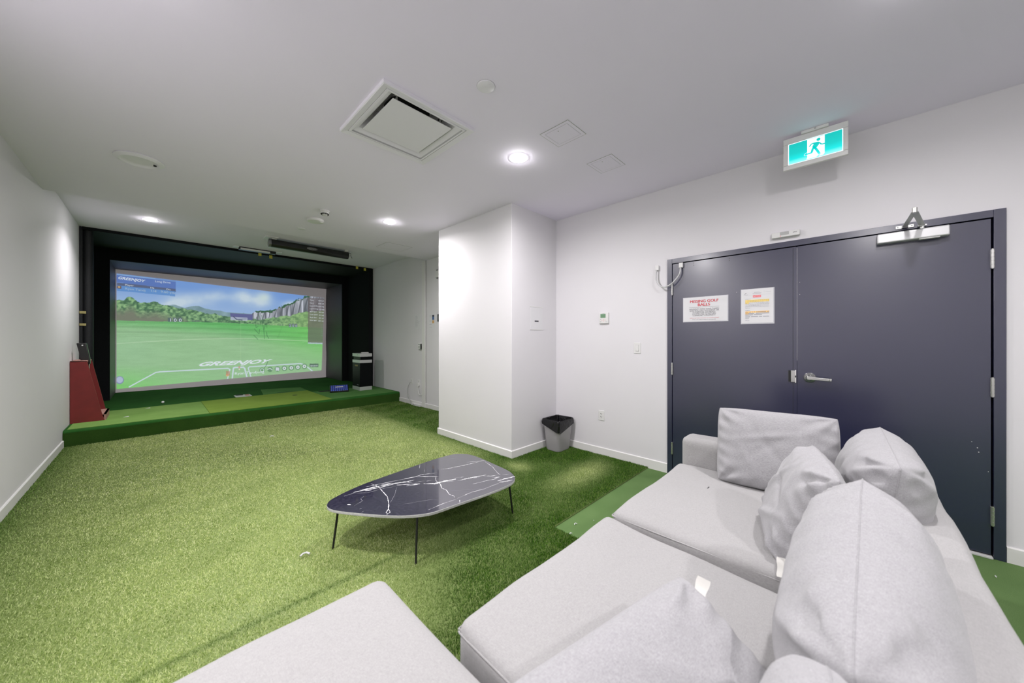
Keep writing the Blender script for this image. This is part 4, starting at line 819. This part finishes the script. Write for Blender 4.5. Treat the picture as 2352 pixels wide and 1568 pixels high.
MB().box((W1-.05, 5.50, 2.53), (W1, 5.62, 2.66), 'white_plastic').build('body', wc, bevel=.004)
MB().box((W1-.045, 5.57, 2.66), (W1-.02, 5.60, 2.675), 'shade_gap').build('clip', wc)
MB().box((W1-.04, 5.57, 2.51), (W1-.01, 5.60, 2.53), 'steel_dark').build('lower_clip', wc)
MB().box((W1-.02, 5.50, 1.70), (W1, 5.60, 1.84), 'black_plastic').build('wall_panel', bevel=.002, loc=(W1, 5.55, 1.77), label='dark wall plate just visible behind the column edge', cat='wall device')
pp = thing('taped_paper', (3.28, 2.775, 1.63), 'white sheet taped to the narrow column face above the bin', 'paper')
m = MB(); y = 2.773; m.box((3.165, y, 1.495), (3.385, 2.775, 1.775), 'paper'); m.build('sheet', pp)
MB().box((3.238, y-.0008, 1.585), (3.312, y, 1.601), 'black_ink').build('caption', pp)
for x0_, x1_, z in ((3.15, 3.40, 1.770), (3.15, 3.40, 1.492)): MB().box((x0_, y-.0015, z-.006), (x1_, y-.0005, z+.006), 'white_plastic').build('tape', pp)

# ---------------------------------------------------------------- waste bin
bn = thing('waste_bin', (3.47, 2.60, .015), 'grey plastic waste bin lined with a black bag in the corner', 'waste bin')
def rrect(cx_, cy_, hx, hy, r, z, n=6):
    P = []
    for qx, qy, a0 in ((1, 1, 0), (-1, 1, 90), (-1, -1, 180), (1, -1, 270)):
        for k in range(n+1): a = math.radians(a0+90*k/n); P.append((cx_+qx*(hx-r)+r*math.cos(a), cy_+qy*(hy-r)+r*math.sin(a), z))
    return P
def loft(m, rings, mt, cap0=False, cap1=False):
    n = len(rings[0]); vs = [p for r in rings for p in r]; fs = [(i*n+k, i*n+(k+1) % n, (i+1)*n+(k+1) % n, (i+1)*n+k) for i in range(len(rings)-1) for k in range(n)]
    if cap0: fs.append(tuple(range(n-1, -1, -1)))
    if cap1: fs.append(tuple((len(rings)-1)*n+k for k in range(n)))
    m.add(vs, fs, mt)
bcx, bcy = 3.485, 2.605
m = MB(); Hh = .385
loft(m, [rrect(bcx, bcy, .118, .098, .045, .015), rrect(bcx, bcy, .124, .104, .045, .03), rrect(bcx, bcy, .148, .126, .04, Hh-.05), rrect(bcx, bcy, .152, .130, .035, Hh-.04), rrect(bcx, bcy, .155, .133, .035, Hh), rrect(bcx, bcy, .148, .126, .033, Hh), rrect(bcx, bcy, .115, .095, .04, .05)], 'bin_grey', True, True)
m.build('body', bn, smooth=50)
rb = random.Random(5); m = MB(); rings = []
N = 28
def bagring(hx, hy, z, dz, j, seed):
    r = random.Random(seed); P = rrect(bcx, bcy, hx, hy, .035, z)
    return [(p[0]+r.uniform(-j, j), p[1]+r.uniform(-j, j), p[2]+r.uniform(-dz, dz)) for p in P]
low = rrect(bcx, bcy, .158, .136, .036, 0)
def drop(p):  # the bag hangs lowest at the corner facing the room
    a = math.atan2(p[1]-bcy, p[0]-bcx); return .055+.075*max(0, math.cos(a-math.radians(228)))**2
hem = [(p[0]+rb.uniform(-.004, .004), p[1]+rb.uniform(-.004, .004), Hh-drop(p)+rb.uniform(-.008, .008)) for p in rrect(bcx, bcy, .163, .141, .036, 0)]
midr = [(p[0]+rb.uniform(-.003, .006), p[1]+rb.uniform(-.003, .006), Hh-.03+rb.uniform(-.005, .005)) for p in rrect(bcx, bcy, .166, .144, .036, 0)]
loft(m, [hem, midr, bagring(.160, .138, Hh+.004, .003, .002, 1), bagring(.156, .134, Hh+.010, .003, .002, 2), bagring(.146, .124, Hh+.004, .003, .003, 3), bagring(.128, .108, Hh-.08, .02, .014, 4), bagring(.10, .085, Hh-.19, .03, .02, 5), bagring(.06, .05, Hh-.25, .02, .02, 6)], 'bag_plastic', False, True)
m.build('bin_bag', bn, smooth=35)

# ---------------------------------------------------------------- coffee table
ct = thing('coffee_table', (1.35, 2.15, 0), 'low rounded triangular coffee table with black marble top on the turf', 'coffee table')
TZ = .300
ctrl = [(750, 1161), (756, 1150), (778, 1137), (830, 1113), (900, 1088), (980, 1060), (1030, 1045), (1052, 1042), (1078, 1043), (1105, 1052), (1150, 1072), (1172, 1083), (1183, 1095), (1180, 1105), (1165, 1115), (1120, 1133), (1050, 1157), (1005, 1173), (975, 1180), (930, 1184), (880, 1183), (820, 1178), (775, 1173), (757, 1168)]
Pn = [atZ(u, v, TZ) for u, v in ctrl]
def closed(P, n=6):
    out = []; L_ = len(P)
    for i in range(L_):
        p0, p1, p2, p3 = P[i-1], P[i], P[(i+1) % L_], P[(i+2) % L_]
        for k in range(n): t_ = k/n; out.append(.5*((2*p1)+(-p0+p2)*t_+(2*p0-5*p1+4*p2-p3)*t_*t_+(-p0+3*p1-3*p2+p3)*t_**3))
    return out
outl = closed(Pn)
# even the outline out a little
for _ in range(6): outl = [(outl[i-1]+outl[i]*2+outl[(i+1) % len(outl)])/4 for i in range(len(outl))]
cen = sum(outl, Vector())/len(outl)
def inset(P, d): return [p+((cen-p).normalized())*d for p in P]
tp = MB(); n = len(outl)
tp.add(inset(outl, .0015), [tuple(range(n))], 'black_marble')
dn = lambda P, z: [Vector((p.x, p.y, z)) for p in P]
loft(tp, [inset(outl, .0015), dn(outl, TZ-.002), dn(outl, TZ-.016), dn(inset(outl, .004), TZ-.019)], 'table_edge', False, True)
tp.build('table_top', ct, smooth=35, recalc=True)
m = MB(); Z1 = TZ+.0004
TP = lambda u, v: atZ(720+u/4.704, 1020+v/4.704, Z1)
rv = random.Random(9)
def vein(q, w, mt='vein_white', jit=.004, n=8, z=0.0):
    P = []
    for (a, b), (c_, d_) in zip(q[:-1], q[1:]):
        for k in range(n): t_ = k/n; P.append(TP(a+(c_-a)*t_, b+(d_-b)*t_)+Vector((rv.uniform(-jit, jit)*.45, rv.uniform(-jit, jit)*.45, z)))
    P.append(TP(*q[-1])+Vector((0, 0, z))); W_ = [w*rv.uniform(.15, 1.0)*min(1, .35+3*min(i, len(P)-1-i)/len(P)) for i in range(len(P))]; m.stroke(P, W_, (0, 0, 1), mt)
vein([(430, 520), (620, 470), (820, 430), (1000, 405), (1090, 385)], .018); vein([(480, 510), (700, 470), (870, 430)], .012); vein([(560, 460), (760, 420), (1100, 350), (1180, 325), (1340, 308)], .008)
for k in range(26):      # fine strands feathering off the main vein
    t0 = rv.uniform(0, 1); cx0 = 450+t0*1650; cy0 = np.interp(cx0, [450, 820, 1090, 1300, 1540, 1840, 2150], [512, 432, 396, 420, 380, 340, 370])+rv.uniform(-16, 16); ln_ = rv.uniform(40, 130)
    vein([(cx0, cy0), (cx0+ln_, cy0-ln_*.16)], rv.uniform(.003, .008), 'vein_white', .002, 4)
vein([(900, 440), (1060, 430), (1150, 425)], .012); vein([(1000, 450), (1150, 428)], .010); vein([(1190, 425), (1300, 425), (1430, 395), (1540, 375)], .024); vein([(1590, 385), (1680, 365), (1760, 350), (1840, 335)], .018)
vein([(1380, 270), (1450, 262), (1560, 240), (1700, 210), (1850, 172)], .007); vein([(1660, 195), (1850, 172)], .006); vein([(1850, 185), (1930, 240), (1990, 310), (2020, 330)], .004)
vein([(1720, 430), (1880, 390), (1990, 370)], .007); vein([(1990, 395), (2060, 375), (2180, 345)], .016); vein([(2000, 410), (2080, 400), (2150, 385)], .010); vein([(2040, 330), (2110, 322)], .005)
vein([(620, 425), (700, 455), (770, 535), (800, 570), (815, 640), (810, 700), (785, 735), (800, 755)], .008, 'vein_white', .003); vein([(810, 690), (830, 735), (790, 758)], .006)
vein([(900, 465), (880, 540), (830, 630)], .003, 'vein_grey'); vein([(545, 560), (510, 590), (530, 610), (440, 665)], .004, 'vein_grey'); vein([(365, 648), (405, 655)], .018, 'vein_white', .002, 4)
vein([(1325, 340), (1320, 390), (1370, 430), (1390, 475), (1430, 490), (1470, 540), (1520, 560), (1525, 575)], .006); vein([(1550, 585), (1700, 520), (1850, 480), (2000, 420)], .005); vein([(1240, 710), (1400, 640), (1540, 595)], .004); vein([(1580, 600), (1582, 635)], .006, 'vein_white', .001, 4)
vein([(330, 560), (520, 500), (700, 460)], .004); vein([(420, 530), (600, 520), (740, 480), (900, 450)], .005, 'vein_grey'); vein([(1150, 210), (1145, 260)], .005, 'vein_grey'); vein([(1200, 270), (1200, 300)], .004, 'vein_grey'); vein([(960, 650), (1120, 620), (1290, 595)], .003, 'vein_grey'); vein([(1100, 350), (1350, 350)], .008); vein([(1550, 150), (1330, 165)], .003, 'vein_grey')
vein([(495, 700), (525, 690)], .003, 'vein_grey', .001, 3); vein([(515, 738), (545, 720)], .003, 'vein_grey', .001, 3); vein([(1480, 500), (1700, 490), (1880, 470)], .002, 'vein_grey', .001)
# keep the veins on the top
m.build('marble_veins', ct, label='white marble veins')
for a, b in (((776, 1181), (764, 1258)), ((960, 1184), (955, 1292)), ((1168, 1110), (1178, 1177))):
    g = atZ(*b, .016); dd = g.x*sa+g.y*ca; tq = atZ(*a, TZ-.02)
    tpv = Vector((g.x, g.y, 0)); tpv = tpv+(Vector((cen.x, cen.y, 0))-tpv).normalized()*.035
    q0 = Vector((g.x, g.y, .0)); q1 = Vector((tpv.x, tpv.y, TZ-.018)); MB().tube([q0, q1], [.0065, .0075], 'leg_black', 12).build('leg', ct, smooth=50)
g = atZ(1075, 1062, TZ); MB().tube([(g.x-.03, g.y-.02, 0), (g.x-.06, g.y-.06, TZ-.018)], [.0065, .0075], 'leg_black', 12).build('leg', ct, smooth=50)

# ---------------------------------------------------------------- club rack, tower, keypad
rk = thing('club_rack', (-.67, 7.8, PT), 'open red wooden golf club rack standing against the side wall', 'club rack')
ry0, ry1 = 7.60, 8.10; tk = .018; RZ = PT
side = lambda y: [(LW+.004, y, RZ), (-.512, y, RZ), (-.535, y, RZ+.09), (-.672, y, 1.066), (LW+.004, y, 1.072)]
for y in (ry0, ry1): MB().prism(side(y), (0, tk, 0), 'red_board').build('side_panel', rk, recalc=True)
MB().box((LW+.006, ry0+tk, RZ), (LW+.02, ry1, 1.05), 'red_board').build('back_panel', rk)
MB().box((LW+.006, ry0, 1.058), (-.672, ry1+tk, 1.072), 'raw_wood').box((-.71, ry0+tk, 1.045), (-.672, ry1, 1.060), 'red_board').build('top_board', rk, label='top board with worn pink edges')
MB().box((LW+.02, ry0+tk, RZ), (-.52, ry1, RZ+.04), 'red_board').build('floor_board', rk)
m = MB().box((-.520, ry0+tk, RZ), (-.500, ry1+tk, RZ+.10), 'raw_wood'); m.box((-.60, ry0+tk, RZ+.085), (-.50, ry1+tk, RZ+.10), 'raw_wood')
m.build('front_lip', rk, label='scuffed pale front lip')
m = MB(); rr_ = random.Random(3)
gb = thing('head_cover', (-.725, 7.78, 1.06), 'flat black padded cover standing in the top of the red rack', 'club cover')
vs = []; prof = [(-.685, .03, 1.02), (-.69, .032, 1.10), (-.705, .034, 1.2), (-.722, .04, 1.315)]
rings = []
for x, hw, z in prof: rings.append([(x-.055*(1 if z < 1.25 else 1.08), 7.74, z), (x+.03, 7.735, z-.0), (x+.035, 7.79, z), (x-.05, 7.80, z)])
loft(m, rings, 'black_plastic', True, True); m.build('cover', gb, bevel=.008, seg=3, recalc=True)
MB().lathe([(.008, 0), (.008, .002)], (-.725, 7.734, 1.285), 'paper', 10, ax=(0, -1, 0)).build('eyelet', gb)
MB().tube([(-.70, 7.83, RZ+.04), (-.67, 7.80, 1.04)], .008, 'steel', 10).build('golf_club_shaft', loc=(-.70, 7.83, RZ+.04), smooth=40, label='steel golf club shaft leaning inside the red rack', cat='golf club')

tw = thing('simulator_tower', (3.25, 7.98, PT), 'black tower cabinet with silver bands standing on the platform', 'equipment tower')
twx0, twx1, twy0, twy1 = 3.158, 3.43, 7.80, 8.22; TT = 1.046
MB().box((twx0+.002, twy0+.002, PT+.085), (twx1-.002, twy1-.002, PT+.62), 'black_gloss').build('cabinet', tw, bevel=.003)
MB().box((twx0, twy0, PT+.006), (twx1, twy1, PT+.088), 'aluminium').build('plinth', tw, bevel=.003)
MB().box((twx0, twy0, PT+.62), (twx1, twy1, PT+.685), 'aluminium').build('band', tw, bevel=.003)
MB().box((twx0+.02, twy0+.02, PT+.685), (twx1-.02, twy1-.02, PT+.76), 'black_gloss').build('neck', tw)
MB().box((twx0, twy0, PT+.76), (twx1, twy1, TT), 'aluminium').lathe([(.008, 0), (.008, .002)], (twx0, 7.93, PT+.80), 'shade_gap', 12, ax=(-1, 0, 0)).build('top_cap', tw, bevel=.003)
m = MB(); m.text('GREENJOY', (twx0-.0015, 7.99, PT+.545), (0, -1, 0), (0, 0, 1), .045, 'gold_text', width=.17, bold=.02); m.text('GREENJOY', (twx0-.0015, 7.90, PT+.125), (0, -1, 0), (0, 0, 1), .018, 'light_ink', width=.10); m.build('logo', tw)
MB().box((3.24, 7.90, TT), (3.40, 7.95, TT+.022), 'white_plastic').build('remote_control', bevel=.006, loc=(3.32, 7.92, TT), label='slim white remote lying on top of the black tower', cat='remote control')
kp = thing('keypad', (2.80, 7.97, PT), 'tilted black control pad with blue lit buttons on the platform', 'control pad')
c0 = Vector((2.79, 7.99, PT+.075)); A = Vector((.175, -.055, -.0)); B = Vector((.03, .095, .055)); Nn = A.cross(B).normalized()*.018
MB().obox(c0, A, B, Nn, 'black_plastic').build('body', kp, bevel=.008)
m = MB(); cell = []
for i in range(9):
    for j in range(4):
        c1 = c0+A*(-.82+i*.205)+B*(-.7+j*.46)+Nn*1.05
        m.obox(c1, A*.075, B*.17, Nn*.15, 'keypad_blue')
m.build('buttons', kp)
MB().obox(c0+B*.3+Nn*1.12, A*.42, B*.10, Nn*.1, 'white_plastic').build('label_strip', kp)
m = MB().box((2.72, 7.99, PT+.006), (2.86, 8.06, PT+.045), 'black_plastic'); m.build('stand', kp)
MB().box((2.48, 8.22, PT+.006), (2.72, 8.36, PT+.014), 'hole_dark').build('phone', bevel=.002, loc=(2.6, 8.3, PT), label='thin dark plate lying beside the blue lit control pad', cat='plate')

# ---------------------------------------------------------------- sofa
sf = thing('sectional_sofa', (1.2, .35, 0), 'light grey fabric sectional sofa with chaise in front of the door', 'sofa')
def soft(x0, x1, y0, y1, z0, z1, r, crown=0.0, seed=1, n=26, wob=.004, tilt=(0, 0), belly=0.0, rtop=None):
    """rounded upholstered block: subdivided box whose corners are rolled and faces swell"""
    bm = bmesh.new(); bmesh.ops.create_cube(bm, size=2.0); bmesh.ops.subdivide_edges(bm, edges=bm.edges, cuts=n, use_grid_fill=True)
    rg = random.Random(seed); ph = [rg.uniform(0, 6.28) for _ in range(12)]
    hx, hy, hz_ = (x1-x0)/2, (y1-y0)/2, (z1-z0)/2; c_ = Vector(((x0+x1)/2, (y0+y1)/2, (z0+z1)/2)); vs = []
    # concentrate subdivisions at the edges
    def rm(t_): return math.copysign(1-(1-abs(t_))**1.5, t_)
    for v in bm.verts:
        p = Vector((rm(v.co.x)*hx, rm(v.co.y)*hy, rm(v.co.z)*hz_)); rr_ = min(r, hx, hy, hz_)
        q_ = Vector((max(-hx+rr_, min(hx-rr_, p.x)), max(-hy+rr_, min(hy-rr_, p.y)), max(-hz_+rr_, min(hz_-rr_, p.z)))); d_ = p-q_
        if d_.length > 1e-9: p = q_+d_.normalized()*rr_
        u, w = p.x/hx, p.y/hy
        if p.z > 0: p.z += crown*(1-abs(u)**2.5)*(1-abs(w)**2.5)*(p.z/hz_)
        if belly: p.x += belly*(u)*(1-(p.z/hz_)**2); p.y += belly*w*(1-(p.z/hz_)**2)
        p.z += tilt[0]*u+tilt[1]*w if p.z > 0 else 0
        p += Vector((math.sin(p.y*11+ph[0])*wob*.6+math.sin(p.z*17+ph[1])*wob*.4, math.sin(p.x*9+ph[2])*wob*.6+math.sin(p.x*23+ph[6])*wob*.25, (math.sin(p.x*8+p.y*5+ph[3])+math.sin(p.y*13-p.x*6+ph[4])*.6)*wob))
        v.co = p+c_
    vs = [tuple(v.co) for v in bm.verts]; fs = [tuple(v.index for v in f.verts) for f in bm.faces]; bm.free(); return vs, fs
def upholstery(name, par, *a, mt='sofa_fabric', label=None, **k):
    vs, fs = soft(*a, **k); return MB().add(vs, fs, mt).build(name, par, smooth=80, label=label)
SB = -.305; SI = -.10
upholstery('base', sf, .70, 2.93, SB, .89, .06, .27, .03, seed=2, n=14)
upholstery('base', sf, -.42, .66, SB, 1.34, .06, .27, .03, seed=3, n=14)
upholstery('backrest', sf, -.45, 2.92, SB-.0, SI, .06, .655, .05, seed=4, n=34, wob=.005)
upholstery('armrest', sf, 2.745, 2.93, SI-.02, .915, .06, .648, .045, seed=5, n=20, wob=.002)
upholstery('armrest', sf, -.62, -.44, SB, .80, .06, .645, .045, seed=15, n=16, wob=.002)
ca_ = upholstery('seat_cushion', sf, 1.712, 2.742, SI+.005, .93, .265, .456, .040, crown=.018, seed=6, wob=.004, tilt=(0, -.002))
cb_ = upholstery('seat_cushion', sf, .695, 1.704, SI+.005, .95, .235, .414, .045, crown=.010, seed=7, wob=.005, tilt=(-.004, .026))
cc_ = upholstery('chaise_cushion', sf, -.40, .665, SI+.005, 1.41, .245, .405, .055, crown=.02, seed=8, wob=.004)
def piping(par, pts, r=.0028, name='seam'):
    MB().tube(spline([Vector(p) for p in pts], 8), r, 'sofa_fabric', 6).build(name, par, smooth=60)
piping(ca_, [(1.715, .0, .425), (1.714, .4, .425), (1.715, .87, .425), (1.726, .915, .425), (1.77, .928, .425), (2.2, .929, .425), (2.69, .926, .425)])
piping(cb_, [(.699, .02, .385), (.698, .4, .40), (.700, .88, .405), (.712, .932, .405), (.76, .947, .405), (1.2, .949, .405), (1.64, .946, .405)])
for x, y in ((-.3, 1.2), (.55, 1.2), (.8, .8), (2.8, .8), (2.8, -.2), (-.3, -.2)): MB().box((x-.03, y-.03, 0), (x+.03, y+.03, .07), 'leg_black').build('leg', sf)
for x, y, sx in ((2.33, .62, .02), ): MB().box((x, y, .468), (x+.035, y+.006, .4745), 'steel_dark').build('hair_clip', bevel=.002, loc=(x, y, .468), label='tiny dark scrap on the seat cushion nearest the door', cat='litter')
bpy.data.objects['hair_clip'].name = 'dark_scrap'

def pillow(name, c, wdir, hdir, w, h, t, label, seed=1, seamz=True, sag=0.0, ears=.02, cr=.16, pw=.42, wr=.010, fold=None, tagpos=None, group='loose grey sofa cushions'):
    """knife-edge cushion: two bulging panels sewn along the rim; wdir/hdir give its plane"""
    c = Vector(c); X = Vector(wdir).normalized(); Zq = Vector(hdir); Zq = (Zq-X*Zq.dot(X)).normalized(); Yq = Zq.cross(X).normalized()
    rg = random.Random(seed); N = 56; ph = [rg.uniform(0, 6.28) for _ in range(30)]
    root = thing(name, tuple(c), label, 'cushion', group)
    def P(i, j, sgn):
        a = -1+2*i/N; b = -1+2*j/N
        # pull rim in along the sides so the corners stand out
        a = math.copysign(1-(1-abs(a))**1.35, a); b = math.copysign(1-(1-abs(b))**1.35, b)
        px = a*(w/2)*math.sqrt(1-cr*b**4)*(1-ears*(1-b*b)*abs(a)**3); pz = b*(h/2)*math.sqrt(1-cr*a**4)*(1-ears*(1-a*a)*abs(b)**3)
        e = max(0, (1-a**4))**pw*max(0, (1-b**4))**pw*(1-.10*a*a-.10*b*b)
        th_ = t/2*e*(1-sag*b*.6)
        rim = max(abs(a), abs(b))
        wk = 0
        # gathered wrinkles running in from the seams and corner folds
        wk += wr*math.sin(a*22+3*math.sin(b*5+ph[0])+ph[1])*math.exp(-(1-abs(b))*5.5)*.55
        wk += wr*math.sin(b*20+3*math.sin(a*4+ph[2])+ph[3])*math.exp(-(1-abs(a))*5.0)*.65
        for k in range(4):
            cxk, cyk = (1 if k & 1 else -1), (1 if k & 2 else -1); dd_ = math.hypot(a-cxk, b-cyk); an = math.atan2(b-cyk, a-cxk)
            wk += wr*.8*math.sin(an*9+ph[4+k]*3)*math.exp(-((dd_-.35)/.28)**2)
        for k in range(5):   # long soft drag folds
            an = ph[10+k]; q_ = a*math.cos(an)+b*math.sin(an)-.5*math.sin(ph[16+k]); r_ = -a*math.sin(an)+b*math.cos(an)
            wk += wr*.8*math.exp(-(q_/.07)**2)*math.exp(-(r_/.55)**2)*math.cos(ph[22+k])
        wk *= (1 if sgn > 0 else .8)*min(1, e*2.2)
        if e < 1e-6: wk = 0
        return c+X*px+Zq*pz+Yq*sgn*(th_+wk)
    m = MB(); vs = []; idx = {}
    for sgn in (1, -1):
        for j in range(N+1):
            for i in range(N+1):
                if sgn < 0 and (i in (0, N) or j in (0, N)): idx[(sgn, i, j)] = idx[(1, i, j)]; continue
                idx[(sgn, i, j)] = len(vs); vs.append(P(i, j, sgn))
    fs = []
    for j in range(N):
        for i in range(N):
            q_ = [idx[(1, i, j)], idx[(1, i+1, j)], idx[(1, i+1, j+1)], idx[(1, i, j+1)]]; fs.append(tuple(q_[::-1]))
            fs.append(tuple([idx[(-1, i, j)], idx[(-1, i+1, j)], idx[(-1, i+1, j+1)], idx[(-1, i, j+1)]]))
    m.add(vs, fs, 'pillow_fabric'); body = m.build('cover', root, smooth=120)
    rim = [P(i, 0, 1) for i in range(0, N, 2)]+[P(N, j, 1) for j in range(0, N, 2)]+[P(i, N, 1) for i in range(N, 0, -2)]+[P(0, j, 1) for j in range(N, 0, -2)]; rim.append(rim[0])
    MB().tube(rim, .0016, 'pillow_fabric', 6, cap=False).build('seam', root, smooth=90)
    if tagpos:
        p0, dr_, wd2, ln = tagpos; p0 = Vector(p0); dr_ = Vector(dr_).normalized(); s_ = Vector(wd2).normalized(); nrm = dr_.cross(s_).normalized(); mm = MB(); vs = []; K_ = 8
        for k in range(K_+1):
            t_ = k/K_; o_ = nrm*(.004*math.sin(t_*7)); w_ = .017*(1+.1*math.sin(t_*9))
            for sg2 in (-1, 1):
                for hh in (0, .0012): vs.append(p0+dr_*ln*t_+s_*w_*sg2+o_+nrm*hh)
        fs = []
        for k in range(K_): a0 = k*4; b0 = a0+4; fs += [(a0, b0, b0+2, a0+2), (a0+1, a0+3, b0+3, b0+1), (a0, a0+1, b0+1, b0), (a0+2, b0+2, b0+3, a0+3)]
        fs += [(0, 2, 3, 1), (K_*4, K_*4+1, K_*4+3, K_*4+2)]
        mm.add(vs, fs, 'tag_white').build('care_tag', root, smooth=60, label='white fabric care tag', recalc=True)
    return root
# square cushion against the arm
pillow('sofa_cushion', (2.60, .335, .70), (.04, -1, .02), (.20, 0, 1), .60, .475, .14, 'square grey cushion propped upright against the far armrest', seed=21, wr=.010, cr=.09)
# leaning cushion in front of it
pillow('sofa_cushion', (1.99, .165, .655), (.40, .10, .02), (.06, -.155, .40), .46, .46, .19, 'leaning grey cushion with white tag hanging over the seat edge', seed=22, wr=.018, cr=.12, pw=.55, tagpos=(atX(1796, 1281, 1.765), atX(1797, 1326, 1.69)-atX(1796, 1281, 1.765), (.3, -1, 0), .088))
# back cushion draped over the backrest
pillow('sofa_cushion', (2.33, -.095, .68), (1, .05, .07), (.0, -.12, 1), .64, .46, .29, 'plump grey back cushion slumped over the backrest beside the door', seed=23, wr=.018, cr=.07, pw=.55)
# large cushion in the middle
pillow('sofa_cushion', (1.34, -.03, .585), (1, -.035, .26), (-.17, .06, 1), .78, .54, .35, 'largest plump grey back cushion in the middle of the sofa', seed=24, wr=.024, cr=.14, ears=.03, pw=.56)
# near cushions
pillow('sofa_cushion', (.765, .305, .500), (.97, -.27, .07), (.24, .83, .5), .76, .44, .155, 'blurred grey cushion lying nearest on the seat with a white tag', seed=25, wr=.010, cr=.10, tagpos=((1.10, .325, .600), (.7, -.02, .40), (-.2, 1, .2), .085))
pillow('sofa_cushion', (.78, .045, .555), (1, .1, -.1), (0, -.15, 1), .40, .40, .22, 'rounded grey cushion peeking up at the bottom edge, under the big one', seed=26, wr=.009, cr=.3)

# ---------------------------------------------------------------- tidy up
for o in bpy.data.objects:
    if '_w' in o.keys(): del o['_w']
